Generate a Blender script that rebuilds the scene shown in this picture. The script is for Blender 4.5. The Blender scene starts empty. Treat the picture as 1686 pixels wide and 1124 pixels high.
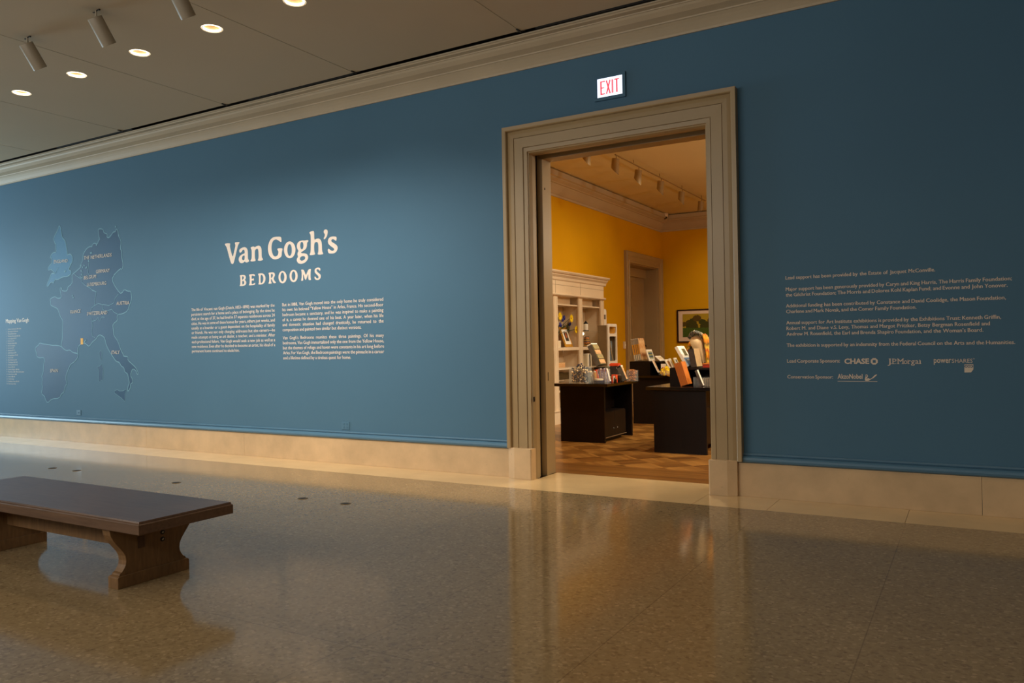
import bpy, bmesh, math, random
from mathutils import Vector, Matrix
from math import sin, cos, tan, pi, radians, sqrt, atan2
random.seed(7)
COL = bpy.context.scene.collection
SC = bpy.context.scene

# ------------------------------------------------------------------ camera
W, H = 1686, 1124
F, YAW, PITCH, ROLL = 1292.29, -0.53041914, 0.00495103, -0.01728449
EYE = 1.5
_fw = Vector((sin(YAW) * cos(PITCH), cos(YAW) * cos(PITCH), sin(PITCH)))
_r0 = Vector((cos(YAW), -sin(YAW), 0)); _u0 = _r0.cross(_fw)
_rt = _r0 * cos(ROLL) + _u0 * sin(ROLL); _up = -_r0 * sin(ROLL) + _u0 * cos(ROLL)
def ray(px, py):
    return _rt * ((px - W / 2) / F) - _up * ((py - H / 2) / F) + _fw
def on_y(px, py, Y):
    d = ray(px, py); t = Y / d.y; return Vector((d.x * t, Y, EYE + d.z * t))
def on_z(px, py, z=0.0):
    d = ray(px, py); t = (z - EYE) / d.z; return Vector((d.x * t, d.y * t, z))
def on_x(px, py, X):
    d = ray(px, py); t = X / d.x; return Vector((X, d.y * t, EYE + d.z * t))
cam = bpy.data.cameras.new('camera'); cam.sensor_width = 36; cam.lens = F / W * 36
cam.clip_start = 0.05; cam.clip_end = 200
co = bpy.data.objects.new('camera', cam); COL.objects.link(co)
m = Matrix((_rt, _up, -_fw)).transposed().to_4x4(); m.translation = (0, 0, EYE)
co.matrix_world = m; SC.camera = co

# ------------------------------------------------------------------ materials
def lin(c):
    return tuple(((v / 255) / 12.92 if v / 255 <= .04045 else ((v / 255 + .055) / 1.055) ** 2.4) for v in c) + (1,)
class NT:
    def __init__(s, name):
        s.m = bpy.data.materials.new(name); s.m.use_nodes = True
        s.n = s.m.node_tree.nodes; s.l = s.m.node_tree.links
        s.b = s.n['Principled BSDF']
    def node(s, t, **k):
        n = s.n.new(t)
        for a, v in k.items():
            if a in n.bl_rna.properties: setattr(n, a, v)
            else: n.inputs[a].default_value = v
        return n
    def link(s, a, b): s.l.new(a, b)
    def coord(s, scale=(1, 1, 1), rot=(0, 0, 0), loc=(0, 0, 0)):
        t = s.n.new('ShaderNodeTexCoord'); mp = s.n.new('ShaderNodeMapping')
        mp.inputs['Scale'].default_value = scale; mp.inputs['Rotation'].default_value = rot; mp.inputs['Location'].default_value = loc
        s.link(t.outputs['Object'], mp.inputs['Vector']); return mp.outputs['Vector']
    def ramp(s, fac, stops, interp='LINEAR'):
        r = s.n.new('ShaderNodeValToRGB'); r.color_ramp.interpolation = interp
        e = r.color_ramp.elements
        while len(e) < len(stops): e.new(0.5)
        for i, (p, c) in enumerate(stops): e[i].position = p; e[i].color = lin(c) if len(c) == 3 else c
        s.link(fac, r.inputs['Fac']); return r.outputs['Color']
    def math(s, op, a, b=None, c=None):
        n = s.n.new('ShaderNodeMath'); n.operation = op
        for i, v in enumerate((a, b, c)):
            if v is None: continue
            if isinstance(v, (int, float)): n.inputs[i].default_value = v
            else: s.link(v, n.inputs[i])
        return n.outputs[0]
    def mix(s, fac, a, b, mode='MIX'):
        n = s.n.new('ShaderNodeMix'); n.data_type = 'RGBA'; n.blend_type = mode
        for k, v in ((0, fac), (6, a), (7, b)):
            if isinstance(v, (int, float)): n.inputs[k].default_value = v
            elif isinstance(v, tuple): n.inputs[k].default_value = lin(v) if len(v) == 3 else v
            else: s.link(v, n.inputs[k])
        return n.outputs[2]
    def bump(s, h, strength=.2, dist=.01):
        n = s.n.new('ShaderNodeBump'); n.inputs['Strength'].default_value = strength; n.inputs['Distance'].default_value = dist
        s.link(h, n.inputs['Height']); s.link(n.outputs['Normal'], s.b.inputs['Normal'])
def mat(name, rgb, rough=.6, var=.06, scale=6, metal=0, spec=.4, bump=0, emit=None, es=1, coat=0):
    t = NT(name); v = t.coord()
    n = t.node('ShaderNodeTexNoise', Scale=scale, Detail=5.0); t.link(v, n.inputs['Vector'])
    lo = tuple(max(0, c * (1 - var)) for c in rgb); hi = tuple(min(255, c * (1 + var)) for c in rgb)
    c = t.ramp(n.outputs['Fac'], [(.3, lo), (.7, hi)]); t.link(c, t.b.inputs['Base Color'])
    t.b.inputs['Roughness'].default_value = rough; t.b.inputs['Metallic'].default_value = metal
    t.b.inputs['Specular IOR Level'].default_value = spec
    if coat: t.b.inputs['Coat Weight'].default_value = coat
    if bump: t.bump(n.outputs['Fac'], bump)
    if emit: t.b.inputs['Emission Color'].default_value = lin(emit); t.b.inputs['Emission Strength'].default_value = es
    return t.m
def glass(name, rgb=(235, 240, 238), alpha=.12, rough=.05):
    t = NT(name); t.b.inputs['Base Color'].default_value = lin(rgb); t.b.inputs['Alpha'].default_value = alpha
    t.b.inputs['Roughness'].default_value = rough; t.b.inputs['Specular IOR Level'].default_value = .8
    return t.m

M = {}
M['blue'] = mat('blue wall paint', (74, 111, 136), .62, .015, .7, spec=.25)
M['blue_gloss'] = mat('blue moulding paint', (78, 116, 142), .34, .02, 1, spec=.5)
M['vinyl'] = mat('cream vinyl lettering', (226, 213, 200), .6, .01)
M['vinyl_dim'] = mat('cream vinyl small lettering', (215, 200, 182), .6, .01)
M['paint'] = mat('beige casing paint', (162, 138, 100), .38, .025, 2, spec=.45)
M['paint_light'] = mat('cornice paint', (184, 167, 140), .55, .02, 1.5)
M['ceiling'] = mat('ceiling paint', (196, 180, 154), .8, .015, .5)
M['shop_ceiling'] = mat('shop ceiling paint', (216, 200, 156), .8, .02, .5)
M['yellow'] = mat('ochre wall paint', (214, 158, 2), .6, .02, 1, spec=.2)
M['white'] = mat('bookcase paint', (222, 200, 170), .45, .02, 2)
M['plain_wall'] = mat('plain gallery paint', (150, 140, 122), .8, .02, 1)
M['espresso'] = None
M['gap_shade'] = mat('dark brown gap shade', (62, 50, 38), .8, .05)
M['black'] = mat('black', (14, 12, 11), .5, .1)
M['dark_metal'] = mat('dark bronze metal', (40, 32, 24), .4, .1, metal=.6)
M['chrome'] = mat('steel', (180, 180, 178), .22, .03, metal=.9)
M['brass'] = mat('tarnished brass', (112, 92, 62), .4, .15, 20, metal=.7)
M['can'] = mat('spotlight housing paint', (150, 140, 122), .42, .02, 3)
M['shop_can'] = mat('shop spotlight paint', (150, 124, 80), .5, .03, 3)
M['clip'] = mat('blackened clip', (45, 42, 40), .4, .1, metal=.5)
M['paper'] = mat('white paper', (238, 230, 215), .6, .02)
M['cream'] = mat('cream card', (222, 205, 172), .6, .03)
M['orange'] = mat('orange card', (200, 112, 36), .55, .05)
M['orange_red'] = mat('orange red plastic', (226, 78, 34), .45, .08)
M['pencil'] = mat('golden pencil wood', (206, 142, 34), .5, .1, 40)
M['terracotta'] = mat('terracotta', (168, 92, 50), .6, .15, 30)
M['navy'] = mat('navy beads', (26, 34, 58), .25, .2, 20)
M['bead_cream'] = mat('cream beads', (226, 196, 150), .3, .15, 20)
M['gold'] = mat('gilt frame', (206, 150, 52), .35, .12, 20, metal=.3)
M['petal'] = mat('yellow petals', (248, 204, 10), .6, .08, 30)
M['flower_eye'] = mat('brown flower centre', (190, 130, 16), .8, .2, 50)
M['iris'] = mat('violet blue petals', (44, 44, 118), .6, .2, 40)
M['leaf'] = mat('leaf green', (46, 58, 22), .6, .2, 20)
M['slate'] = mat('slate grey card', (96, 88, 78), .6, .1, 20)
M['tan'] = mat('linen cover', (176, 148, 108), .7, .06, 20)
M['dark_cover'] = mat('charcoal cover', (62, 52, 44), .6, .15, 20)
M['sky_cover'] = mat('pale blue cover', (120, 142, 168), .5, .05)
M['green_grey'] = mat('olive grey', (92, 84, 52), .7, .25, 12)
M['red'] = mat('red box', (176, 48, 18), .5, .1)
M['linen_bust'] = mat('cream bust fabric', (224, 196, 150), .8, .03, 30)
M['grey_panel'] = mat('warm grey panel', (140, 118, 84), .6, .04)
M['acrylic'] = glass('clear acrylic', alpha=.07)
M['shelf_glass'] = glass('glass shelf', (200, 190, 160), .22)
M['tube'] = glass('clear tube', (240, 235, 225), .14, .15)
M['lamp_glow'] = mat('glowing lamp', (255, 240, 210), .5, .01, emit=(255, 226, 170), es=6)
M['screen'] = mat('pale blue print', (206, 226, 250), .4, .1, 30)
M['picture_mat'] = mat('picture mount board', (232, 204, 178), .7, .01)
M['frame_dark'] = mat('dark walnut frame', (44, 24, 14), .4, .1, 20)
M['plastic_white'] = mat('white plastic', (226, 212, 190), .4, .02)
M['dome'] = mat('smoked dome', (20, 18, 18), .1, .05, spec=.8)

def wood(name, dark, light, rough, scale=(1, 14, 14), coat=.0):
    t = NT(name); v = t.coord(scale)
    n = t.node('ShaderNodeTexNoise', Scale=3.0, Detail=8.0, Roughness=.65, Distortion=.6); t.link(v, n.inputs['Vector'])
    v2 = t.coord((1, 1, 1)); n2 = t.node('ShaderNodeTexNoise', Scale=1.6, Detail=3.0); t.link(v2, n2.inputs['Vector'])
    f = t.math('ADD', t.math('MULTIPLY', n.outputs['Fac'], .7), t.math('MULTIPLY', n2.outputs['Fac'], .3))
    t.link(t.ramp(f, [(.34, dark), (.66, light)]), t.b.inputs['Base Color'])
    t.b.inputs['Roughness'].default_value = rough; t.b.inputs['Coat Weight'].default_value = coat
    t.bump(n.outputs['Fac'], .05, .003)
    return t.m
M['bench_top'] = wood('walnut bench top', (80, 60, 48), (112, 86, 68), .30)
M['bench'] = wood('walnut bench base', (98, 70, 42), (134, 100, 62), .5, (14, 14, 2))
M['bench_dark'] = wood('darker walnut inlay', (62, 40, 24), (92, 62, 38), .5)
M['espresso_top'] = wood('polished espresso top', (12, 6, 4), (24, 13, 8), .16)
M['espresso'] = wood('espresso veneer', (11, 5, 3), (22, 11, 6), .45, (10, 10, 1.2)); M['espresso'].node_tree.nodes['Principled BSDF'].inputs['Specular IOR Level'].default_value = .22

def stone(name, base, var, scale=2.2, rough=.35):
    t = NT(name); v = t.coord()
    n = t.node('ShaderNodeTexNoise', Scale=scale, Detail=8.0, Roughness=.6); t.link(v, n.inputs['Vector'])
    lo = tuple(c * (1 - var) for c in base); hi = tuple(min(255, c * (1 + var)) for c in base)
    c = t.ramp(n.outputs['Fac'], [(.3, lo), (.7, hi)])
    n2 = t.node('ShaderNodeTexNoise', Scale=45.0, Detail=3.0); t.link(v, n2.inputs['Vector'])
    sp = t.math('GREATER_THAN', n2.outputs['Fac'], .73)
    c = t.mix(t.math('MULTIPLY', sp, .35), c, tuple(x * .6 for x in base))
    t.link(c, t.b.inputs['Base Color']); t.b.inputs['Roughness'].default_value = rough
    return t.m
M['base_stone'] = stone('honed limestone', (202, 172, 132), .07)
M['border'] = stone('pale marble border', (214, 184, 136), .05, 1.2, .16)

def terrazzo():
    t = NT('terrazzo'); v = t.coord()
    nz = t.node('ShaderNodeTexNoise', Scale=30.0, Detail=2.0); t.link(v, nz.inputs['Vector'])
    vv = t.node('ShaderNodeVectorMath', operation='ADD'); t.link(v, vv.inputs[0])
    vm = t.node('ShaderNodeVectorMath', operation='SCALE', Scale=.012); t.link(nz.outputs['Color'], vm.inputs[0]); t.link(vm.outputs[0], vv.inputs[1])
    vo = t.node('ShaderNodeTexVoronoi', Scale=62.0, Randomness=1.0); t.link(vv.outputs[0], vo.inputs['Vector'])
    sep = t.node('ShaderNodeSeparateColor'); t.link(vo.outputs['Color'], sep.inputs[0])
    chip = t.ramp(sep.outputs[0], [(0, (120, 99, 71)), (.08, (133, 112, 82)), (.25, (141, 120, 88)), (.6, (146, 125, 92)), (.9, (152, 131, 98)), (1, (168, 147, 112))])
    vo2 = t.node('ShaderNodeTexVoronoi', Scale=34.0, Randomness=1.0); t.link(vv.outputs[0], vo2.inputs['Vector'])
    sep2 = t.node('ShaderNodeSeparateColor'); t.link(vo2.outputs['Color'], sep2.inputs[0])
    k = t.math('MULTIPLY', t.math('LESS_THAN', vo2.outputs['Distance'], .42), t.math('GREATER_THAN', sep2.outputs[1], .9))
    c = t.mix(t.math('MULTIPLY', k, .42), chip, (86, 70, 52))
    k2 = t.math('MULTIPLY', t.math('LESS_THAN', vo2.outputs['Distance'], .4), t.math('LESS_THAN', sep2.outputs[1], .08))
    c = t.mix(t.math('MULTIPLY', k2, .5), c, (190, 166, 128))
    n3 = t.node('ShaderNodeTexNoise', Scale=.6, Detail=3.0); t.link(v, n3.inputs['Vector'])
    c = t.mix(.25, c, t.ramp(n3.outputs['Fac'], [(.3, (124, 104, 75)), (.7, (152, 130, 95))]))
    # divider strips set in the floor
    sx = t.node('ShaderNodeSeparateXYZ'); t.link(v, sx.inputs[0])
    def line(out, off, step, wd):
        a = t.math('ADD', out, off + 500 * step); a = t.math('MODULO', a, step)
        return t.math('LESS_THAN', a, wd)
    lx = line(sx.outputs[0], .495, 1.125, .006)
    ly = line(sx.outputs[1], -2.99 , 4.1, .006)
    ll = t.math('MAXIMUM', lx, ly)
    c = t.mix(t.math('MULTIPLY', ll, .38), c, (62, 46, 32))
    t.link(c, t.b.inputs['Base Color'])
    t.b.inputs['Roughness'].default_value = .13; t.b.inputs['Specular IOR Level'].default_value = .38
    n4 = t.node('ShaderNodeTexNoise', Scale=3.0, Detail=4.0); t.link(v, n4.inputs['Vector'])
    r = t.math('MULTIPLY_ADD', n4.outputs['Fac'], .06, .07); t.link(r, t.b.inputs['Roughness'])
    return t.m
M['terrazzo'] = terrazzo()

def parquet():
    t = NT('parquet'); v = t.coord()
    s = t.node('ShaderNodeSeparateXYZ'); t.link(v, s.inputs[0])
    X, Y = s.outputs[0], s.outputs[1]
    S = .38; PW = .063
    a = t.math('MULTIPLY', t.math('ADD', X, Y), .7071); b = t.math('MULTIPLY', t.math('SUBTRACT', Y, X), .7071)
    a = t.math('ADD', a, 100.0); b = t.math('ADD', b, 100.0)
    ia = t.math('FLOOR', t.math('DIVIDE', a, S)); ib = t.math('FLOOR', t.math('DIVIDE', b, S))
    ch = t.math('MODULO', t.math('ADD', ia, ib), 2.0)
    # plank coordinate: along a in one square, along b in the next
    p = t.math('ADD', t.math('MULTIPLY', ch, a), t.math('MULTIPLY', t.math('SUBTRACT', 1.0, ch), b))
    # straight border next to the threshold
    bd = t.math('LESS_THAN', Y, 8.95)
    p = t.math('ADD', t.math('MULTIPLY', bd, t.math('ADD', Y, 40.0)), t.math('MULTIPLY', t.math('SUBTRACT', 1.0, bd), p))
    pid = t.math('FLOOR', t.math('DIVIDE', p, PW))
    wn = t.node('ShaderNodeTexWhiteNoise', noise_dimensions='3D')
    cb = t.node('ShaderNodeCombineXYZ'); t.link(pid, cb.inputs[0])
    nb = t.math('SUBTRACT', 1.0, bd)
    t.link(t.math('MULTIPLY', ia, nb), cb.inputs[1]); t.link(t.math('MULTIPLY', ib, nb), cb.inputs[2]); t.link(cb.outputs[0], wn.inputs[0])
    tone = t.math('ADD', t.math('MULTIPLY', wn.outputs['Value'], .42), t.math('MULTIPLY', t.math('MULTIPLY', ch, nb), .42))
    c = t.ramp(tone, [(0, (104, 66, 26)), (.4, (140, 94, 42)), (.85, (172, 122, 60))])
    fr = t.math('MODULO', p, PW); c = t.mix(t.math('MULTIPLY', t.math('LESS_THAN', fr, .003), .6), c, (70, 38, 16))
    t.link(c, t.b.inputs['Base Color']); t.b.inputs['Roughness'].default_value = .3
    return t.m
M['parquet'] = parquet()

def landscape():
    """a plain generic park picture: yellow sky, round trees, meadow"""
    t = NT('landscape print'); g = t.n.new('ShaderNodeTexCoord'); v = g.outputs['Generated']
    s = t.node('ShaderNodeSeparateXYZ'); t.link(v, s.inputs[0])
    X, Z = s.outputs[0], s.outputs[2]
    n = t.node('ShaderNodeTexNoise', Scale=5.0, Detail=4.0); t.link(v, n.inputs['Vector'])
    n2 = t.node('ShaderNodeTexNoise', Scale=28.0, Detail=4.0); t.link(v, n2.inputs['Vector'])
    sky = t.mix(n2.outputs['Fac'], (150, 128, 34), (196, 164, 40))
    tree = t.mix(n2.outputs['Fac'], (34, 28, 10), (104, 82, 30))
    grass = t.mix(n2.outputs['Fac'], (18, 48, 20), (92, 118, 36))
    c = sky
    ns = t.math('MULTIPLY', t.math('SUBTRACT', n2.outputs['Fac'], .5), .09)
    for cx, cz, r_ in ((.03, .60, .10), (.13, .66, .11), (.22, .72, .13), (.31, .84, .14), (.42, .68, .12), (.52, .62, .09), (.63, .74, .15), (.74, .70, .13), (.86, .66, .13), (.96, .74, .14), (.2, .5, .2), (.5, .48, .2), (.8, .5, .22)):
        dx = t.math('MULTIPLY', t.math('SUBTRACT', X, cx), 1.5); dz = t.math('SUBTRACT', Z, cz - .04)
        d2_ = t.math('SQRT', t.math('ADD', t.math('MULTIPLY', dx, dx), t.math('MULTIPLY', dz, dz)))
        tc = t.mix(n2.outputs['Fac'], (30 + int(90 * cx) % 30, 30, 12), (112, 92, 34) if int(cx * 100) % 2 else (74, 84, 30))
        c = t.mix(t.math('LESS_THAN', t.math('ADD', d2_, ns), r_), c, tc)
    gl = t.math('ADD', t.math('MULTIPLY', n.outputs['Fac'], .16), .32)
    c = t.mix(t.math('LESS_THAN', Z, gl), c, grass)
    t.link(c, t.b.inputs['Base Color']); t.b.inputs['Roughness'].default_value = .4
    return t.m
M['landscape'] = landscape()

def bands(name, cols, axis=2, scale=6.0, n2s=30):
    t = NT(name); g = t.n.new('ShaderNodeTexCoord'); v = g.outputs['Generated']
    n = t.node('ShaderNodeTexNoise', Scale=float(n2s), Detail=2.0); t.link(v, n.inputs['Vector'])
    s = t.node('ShaderNodeSeparateXYZ'); t.link(v, s.inputs[0])
    f = t.math('FRACT', t.math('ADD', t.math('MULTIPLY', s.outputs[axis], scale), t.math('MULTIPLY', n.outputs['Fac'], .7)))
    st = [((i + .5) / len(cols), c) for i, c in enumerate(cols)]
    t.link(t.ramp(f, st, 'EASE'), t.b.inputs['Base Color']); t.b.inputs['Roughness'].default_value = .55
    return t.m
M['mix_print'] = bands('printed cards', [(196, 158, 60), (120, 126, 116), (170, 150, 90), (90, 96, 92)], 2, 3.2, 9)
M['blue_print'] = bands('blue print', [(40, 62, 92), (90, 120, 130), (170, 160, 60), (50, 80, 110)], 2, 2.5, 6)
M['warm_print'] = bands('warm print', [(206, 150, 96), (222, 182, 132), (176, 116, 76), (214, 172, 122)], 2, 1.2, 5)
M['flowers_print'] = bands('dried orange flowers', [(206, 100, 30), (226, 170, 96), (120, 60, 34), (196, 130, 60)], 0, 7, 30)
M['scarf_yellow'] = bands('yellow scarf', [(226, 162, 26), (196, 84, 20), (230, 190, 70), (120, 90, 30), (214, 130, 20)], 2, 2, 5)
M['scarf_grey'] = bands('grey scarf', [(62, 62, 58), (110, 112, 100), (40, 44, 46), (150, 140, 110)], 0, 3, 6)
M['kids_print'] = bands('colourful wrapper', [(130, 110, 140), (90, 80, 130), (200, 180, 170), (120, 70, 60)], 0, 3, 6)
M['basket'] = bands('dark woven baskets', [(60, 44, 20), (84, 66, 30), (50, 36, 18), (70, 56, 26)], 2, 4, 6)
M['vase_print'] = bands('orange and blue vase', [(196, 120, 30), (40, 48, 80), (206, 160, 60), (70, 50, 40)], 2, 2, 7)
M['map'] = mat('dark blue map vinyl', (14, 62, 96), .55, .05, 1.2)
M['map_light'] = mat('mid blue map vinyl', (38, 104, 142), .55, .02, 1.2)
M['map_line'] = mat('pale blue outline vinyl', (112, 160, 178), .6, .02)

# ------------------------------------------------------------------ mesh helpers
class MB:
    def __init__(s): s.v = []; s.f = []
    def add(s, vs, fs):
        o = len(s.v); s.v += [tuple(v) for v in vs]; s.f += [tuple(i + o for i in f) for f in fs]; return s
    def box(s, x0, x1, y0, y1, z0, z1):
        x0, x1 = sorted((x0, x1)); y0, y1 = sorted((y0, y1)); z0, z1 = sorted((z0, z1))
        vs = [(x, y, z) for z in (z0, z1) for y in (y0, y1) for x in (x0, x1)]
        return s.add(vs, [(0, 2, 3, 1), (4, 5, 7, 6), (0, 1, 5, 4), (2, 6, 7, 3), (0, 4, 6, 2), (1, 3, 7, 5)])
    def prism(s, pts, axis, a, b):
        """closed outline pts (2D) extruded along axis from a to b"""
        n = len(pts)
        def P(p, t):
            return (t, p[0], p[1]) if axis == 'x' else ((p[0], t, p[1]) if axis == 'y' else (p[0], p[1], t))
        vs = [P(p, a) for p in pts] + [P(p, b) for p in pts]
        fs = [tuple(range(n))[::-1], tuple(range(n, 2 * n))] + [(i, (i + 1) % n, n + (i + 1) % n, n + i) for i in range(n)]
        return s.add(vs, fs)
    def lathe(s, prof, c=(0, 0, 0), n=24, axis=None, cap=True):
        """prof [(r, h)...] round z, optional axis direction"""
        q = Vector((0, 0, 1)).rotation_difference(Vector(axis).normalized()) if axis else None
        vs = []
        for r, h in prof:
            for i in range(n):
                p = Vector((r * cos(2 * pi * i / n), r * sin(2 * pi * i / n), h))
                if q: p = q @ p
                vs.append(p + Vector(c))
        fs = []
        for k in range(len(prof) - 1):
            for i in range(n):
                j = (i + 1) % n; fs.append((k * n + i, k * n + j, (k + 1) * n + j, (k + 1) * n + i))
        if cap:
            fs.append(tuple(range(n))[::-1]); fs.append(tuple((len(prof) - 1) * n + i for i in range(n)))
        return s.add(vs, fs)
    def tube(s, pts, r, n=8):
        pts = [Vector(p) for p in pts]; rings = []
        for i, p in enumerate(pts):
            d = (pts[min(i + 1, len(pts) - 1)] - pts[max(i - 1, 0)]).normalized()
            a = d.orthogonal().normalized() if i == 0 else (rings[-1][1] - d * rings[-1][1].dot(d)).normalized()
            rings.append((p, a, d.cross(a)))
        rr = r if isinstance(r, (list, tuple)) else [r] * len(pts)
        vs = [p + (a * cos(2 * pi * k / n) + b * sin(2 * pi * k / n)) * rr[i] for i, (p, a, b) in enumerate(rings) for k in range(n)]
        fs = [(i * n + k, i * n + (k + 1) % n, (i + 1) * n + (k + 1) % n, (i + 1) * n + k) for i in range(len(pts) - 1) for k in range(n)]
        fs += [tuple(range(n))[::-1], tuple((len(pts) - 1) * n + k for k in range(n))]
        return s.add(vs, fs)
    def ball(s, c, r, n=8, m=6, sc=(1, 1, 1)):
        prof = [(max(1e-4, sin(pi * k / m)) , -cos(pi * k / m)) for k in range(m + 1)]
        vs = [(c[0] + r * sc[0] * a * cos(2 * pi * i / n), c[1] + r * sc[1] * a * sin(2 * pi * i / n), c[2] + r * sc[2] * h) for a, h in prof for i in range(n)]
        fs = [(k * n + i, k * n + (i + 1) % n, (k + 1) * n + (i + 1) % n, (k + 1) * n + i) for k in range(m) for i in range(n)]
        return s.add(vs, fs)
    def sweep_u(s, prof, xl, xr, z0, zt):
        """door surround: prof [(w outward from the opening, y)], mitred at the two top corners"""
        path = []
        for w, y in prof: path.append([(xl - w, y, z0), (xl - w, y, zt + w), (xr + w, y, zt + w), (xr + w, y, z0)])
        n = len(prof); vs = [p for row in path for p in row]; fs = []
        for i in range(n):
            j = (i + 1) % n
            for k in range(3): fs.append((i * 4 + k, i * 4 + k + 1, j * 4 + k + 1, j * 4 + k))
        fs += [tuple(i * 4 for i in range(n)), tuple(i * 4 + 3 for i in range(n))[::-1]]
        return s.add(vs, fs)
    def build(s, name, material, parent=None, smooth=False, bevel=0, origin=None):
        me = bpy.data.meshes.new(name); me.from_pydata(s.v, [], s.f); me.validate()
        bm = bmesh.new(); bm.from_mesh(me)
        bmesh.ops.recalc_face_normals(bm, faces=bm.faces[:])
        bm.to_mesh(me); bm.free()
        return link(name, me, material, parent, smooth, bevel, origin)
def link(name, me, material, parent=None, smooth=False, bevel=0, origin=None):
    o = bpy.data.objects.new(name, me); COL.objects.link(o)
    me.materials.clear(); me.materials.append(M[material])
    if origin is not None and parent is None:
        me.transform(Matrix.Translation(-Vector(origin))); o.location = origin
    if parent is not None:
        o.parent = parent; me.transform(Matrix.Translation(-Vector(parent.location)) if not parent.get('_local') else Matrix.Identity(4))
    if smooth:
        for p in me.polygons: p.use_smooth = True
        try: me.set_sharp_from_angle(angle=radians(40))
        except Exception: pass
    if bevel:
        b = o.modifiers.new('bevel', 'BEVEL'); b.width = bevel; b.segments = 2; b.limit_method = 'ANGLE'; b.angle_limit = radians(50)
    return o
# thing coordinates: parts are given in world coordinates; empties sit unrotated at their location
def tag(o, label, cat, group=None, kind=None):
    if label: o['label'] = label
    if cat: o['category'] = cat
    if group: o['group'] = group
    if kind: o['kind'] = kind
    return o
def thing(name, loc, label, cat, group=None):
    o = bpy.data.objects.new(name, None); COL.objects.link(o); o.location = loc; o.empty_display_size = .1
    return tag(o, label, cat, group)
def struct(o, label=None):
    o['kind'] = 'structure'
    if label: o['label'] = label
    return o
def copy_tree(root, delta, label):
    r = root.copy(); COL.objects.link(r); r.location = root.location + Vector(delta); r['label'] = label
    for ch in list(root.children):
        c = ch.copy(); COL.objects.link(c); c.parent = r
        for g in list(ch.children):
            d = g.copy(); COL.objects.link(d); d.parent = c
    return r

# ---- flat shapes cut out of vinyl / board, standing on plane y = Y
def fill_mesh(loops, thick=.0012):
    cu = bpy.data.curves.new('c', 'CURVE'); cu.dimensions = '2D'; cu.fill_mode = 'BOTH'; cu.extrude = thick / 2
    for lp in loops:
        sp = cu.splines.new('POLY'); sp.points.add(len(lp) - 1)
        for i, (x, y) in enumerate(lp): sp.points[i].co = (x, y, 0, 1)
        sp.use_cyclic_u = True
    ob = bpy.data.objects.new('c', cu); COL.objects.link(ob)
    me = bpy.data.meshes.new_from_object(ob)
    bpy.data.objects.remove(ob); bpy.data.curves.remove(cu)
    return me
def stand(me, Y, thick=.0012):
    """curve plane (x, y) -> wall (x, z) on the room side of plane Y"""
    for v in me.vertices: v.co = Vector((v.co.x, Y - thick / 2 - v.co.z, v.co.y))
    bm = bmesh.new(); bm.from_mesh(me); bmesh.ops.recalc_face_normals(bm, faces=bm.faces[:]); bm.to_mesh(me); bm.free()
    return me
def join_meshes(meshes):
    mb = MB()
    for me in meshes: mb.add([v.co[:] for v in me.vertices], [tuple(p.vertices) for p in me.polygons])
    return mb
def chaikin(pts, it=2, w=.22):
    for _ in range(it):
        out = []
        for i in range(len(pts)):
            a, b = pts[i], pts[(i + 1) % len(pts)]
            out.append((a[0] * (1 - w) + b[0] * w, a[1] * (1 - w) + b[1] * w)); out.append((a[0] * w + b[0] * (1 - w), a[1] * w + b[1] * (1 - w)))
        pts = out
    return pts

# ---- text from the built-in font
_cache = {}
def word(s, bold=0.0, shear=0.0):
    k = (s, bold, shear)
    if k in _cache: return _cache[k]
    cu = bpy.data.curves.new('t', 'FONT'); cu.body = s; cu.size = 1; cu.resolution_u = 2; cu.offset = bold; cu.shear = shear
    ob = bpy.data.objects.new('t', cu); COL.objects.link(ob)
    me = bpy.data.meshes.new_from_object(ob); bpy.data.objects.remove(ob); bpy.data.curves.remove(cu)
    vs = [(v.co.x, v.co.y) for v in me.vertices]; fs = [tuple(p.vertices) for p in me.polygons]; bpy.data.meshes.remove(me)
    x0 = min((v[0] for v in vs), default=0); x1 = max((v[0] for v in vs), default=0)
    _cache[k] = ([(a - x0, b) for a, b in vs], fs, x1 - x0); return _cache[k]
CAP = .70
def text_line(mb, s, x0, z, cap, x1=None, sx=None, Y=7.72, bold=0.0, shear=0.0, gap=.27, z1=None, track=0.0):
    """a line of text from x0 with its baseline at z; stretched or justified to x1"""
    size = cap / CAP; ws = [word(w, bold, shear) for w in s.split(' ')]
    tot = sum(w[2] for w in ws); n = len(ws) - 1
    if x1 is not None and sx is None: sx = (x1 - x0) / ((tot + n * gap) * size)
    g = gap
    if x1 is not None and n: g = ((x1 - x0) / (size * sx) - tot) / n
    elif sx is None: sx = 1
    x = x0
    for vs, fs, wd in ws:
        mb.add([(x + a * size * sx, Y - .0012, z + b * size + (0 if z1 is None else (z1 - z) * ((x + a * size * sx) - x0) / (x1 - x0))) for a, b in vs], fs)
        x += (wd + g) * size * sx
    return x - g * size * sx

# ------------------------------------------------------------------ main dimensions
YW = 7.72          # face of the blue wall
YB = 7.69          # face of the stone base
YS = 8.20          # shop side of the wall
XL, XR = -4.25, -2.25   # door opening
ZD = 3.65
ZC = 4.87          # ceiling
X0, X1, Y0 = -22.0, 7.0, -4.0
SX, SYB, SXR = -7.164, 20.2, 2.5   # shop: left wall, back wall, right wall

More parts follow.
